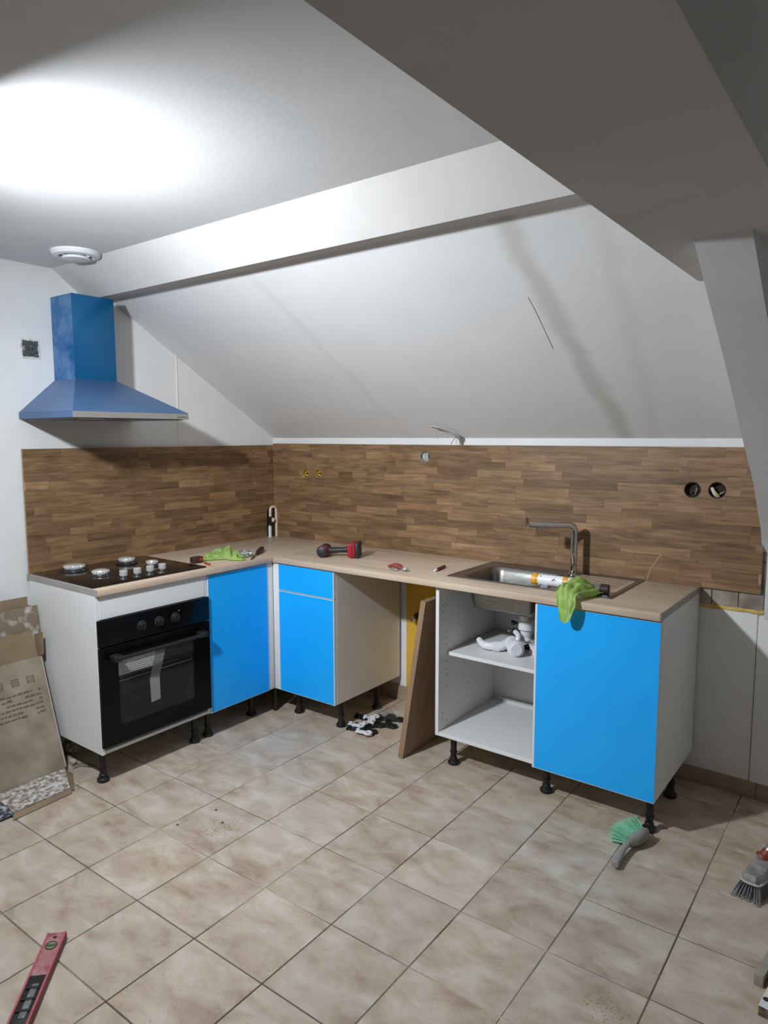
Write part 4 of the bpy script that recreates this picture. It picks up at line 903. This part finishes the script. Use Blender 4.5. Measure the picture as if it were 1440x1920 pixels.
part('floor_flap', MB().slab([(mp_(.03)+.004, -2.0, .026), (mp_(.03)+.004, -1.690, .026), (.500, -1.752, .010), (.512, -2.0, .010)], -.008), dust2_m, bx, 'plaster-crusted flap on the floor')
part('flap_rim', MB().slab([(.500, -1.750, .0105), (.526, -1.756, .001), (.545, -2.02, .001), (.512, -2.0, .0105)], -.003), card_m, bx)
part('flap_rim', MB().slab([(mp_(.03)+.004, -1.690, .0265), (.36, -1.664, .001), (.515, -1.742, .001), (.500, -1.752, .0105)], -.003), card_m, bx)
part('painted_flap', MB().slab([(mp_(.03)+.004, -2.45, .026), (mp_(.03)+.004, -2.004, .026), (.515, -2.004, .010), (.525, -2.45, .010)], -.008), mat('blue_black_card', rgb(46, 50, 60), .9, c2=rgb(176, 178, 182), scale=40, detail=8, lo_=.45, hi_=.62), bx, 'blue-black flap flecked with plaster')
ink = mat('faded_ink', rgb(104, 92, 77), .95); tx_ = MB(); rnd = random.Random(3)
nv = Vector((1, 0, .345)).normalized()
def dash(ya, yb, z, h):
    tx_.slab([(mp_(z)+.0012, ya, z), (mp_(z)+.0012, yb, z), (mp_(z+h)+.0012, yb, z+h), (mp_(z+h)+.0012, ya, z+h)], .0004)
for r in range(6):
    z = .392-r*.0195; y = -1.715
    while y > -2.08+.02*(r % 3):
        l = rnd.uniform(.006, .028)
        if rnd.random() > .14: dash(y-l, y, z+rnd.uniform(-.001, .001), rnd.uniform(.005, .0085))
        y -= l+.005
for k in range(3):
    y = -1.735-k*.07
    for q in range(4): dash(y-.030, y, .432+q*.009, .0022)
    dash(y-.032, y-.029, .43, .032); dash(y-.002, y+.001, .43, .032)
part('printed_text', tx_, ink, bx, 'faded lines of brown print', 'stuff')

# scraps under the oven
sw = at(160, 1433, 2, 0)
one('wire_scrap', 'thin dark wire offcut on the floor under the oven cabinet', 'wire', MB().tube([at(135, 1437, 2, .004), at(150, 1432, 2, .008), at(165, 1432, 2, .006), at(182, 1437, 2, .003)], .0018, 6).tube([at(137, 1441, 2, .003), at(152, 1436, 2, .006), at(172, 1438, 2, .004)], .0016, 6), black_pl)
p = at(137, 1428, 2, .01); one('plaster_scrap', 'small pale plaster scrap beside the cardboard', 'scrap', MB().ball((p.x, p.y, .012), .024, .016, .012, 2, .5, 30), mat('raw_plaster2', rgb(186, 178, 164), .95))
p = at(134, 1398, 2, .03); one('paper_scrap', 'crumpled beige paper scrap under the oven cabinet', 'scrap', MB().ball((p.x, p.y, .030), .060, .035, .030, 3, .5, 30), mat('beige_paper', rgb(176, 164, 142), .95), ang=10)
# sawdust and chips
sd_ = MB(); rs_ = random.Random(11)
def crumbs(px_, py_, sx, sy, n, r0, r1):
    c_ = at(px_, py_, 2, 0)
    for _ in range(n):
        x, y = c_.x+rs_.gauss(0, sx), c_.y+rs_.gauss(0, sy); r = rs_.uniform(r0, r1)
        if x < .05 or y > -.03: continue
        sd_.ball((x, y, r*.4), r, r*rs_.uniform(.5, 1.3), r*.6, 1)
crumbs(408, 1555, .035, .045, 170, .0008, .0019)
crumbs(1128, 1890, .03, .03, 60, .0008, .0018)
one('sawdust', 'scattered yellowish sawdust on the floor tiles', 'sawdust', sd_, mat('sawdust', rgb(150, 126, 78), .95), kind='stuff')
k_ = 0
for px_, py_ in ((405, 1519), (333, 1547), (417, 1543)):
    p = at(px_, py_, 2, 0); k_ += 1
    one('wood_chip', 'tiny dark wood chip beside the sawdust', 'wood chip', MB().obox((p.x, p.y, .0018), (1, .4*k_, 0), (-.4*k_, 1, 0), (0, 0, 1), .009, .004, .003), mat('dark_chip', rgb(74, 56, 40), .9), 'dark chips near the sawdust')

# ================================================================== floodlight that lights the room
fl_ = thing('floodlight', 'small black LED floodlight hanging from the ceiling', 'floodlight', LAMP-LAMP_DIR*.03)
lx = Vector((LAMP_DIR.y, -LAMP_DIR.x, 0)).normalized(); ly = LAMP_DIR.cross(lx)
part('housing', MB().obox(LAMP-LAMP_DIR*.022, lx, ly, LAMP_DIR, .16, .12, .036, .006), black_pl, fl_)
part('bracket', MB().tube([LAMP-LAMP_DIR*.02+lx*.088, Vector((LAMP.x, LAMP.y, ZC-.02))-LAMP_DIR*.05+lx*.088, Vector((LAMP.x, LAMP.y, ZC-.003))-LAMP_DIR*.05, Vector((LAMP.x, LAMP.y, ZC-.02))-LAMP_DIR*.05-lx*.088, LAMP-LAMP_DIR*.02-lx*.088], .005, 8, 1), dark_steel, fl_)
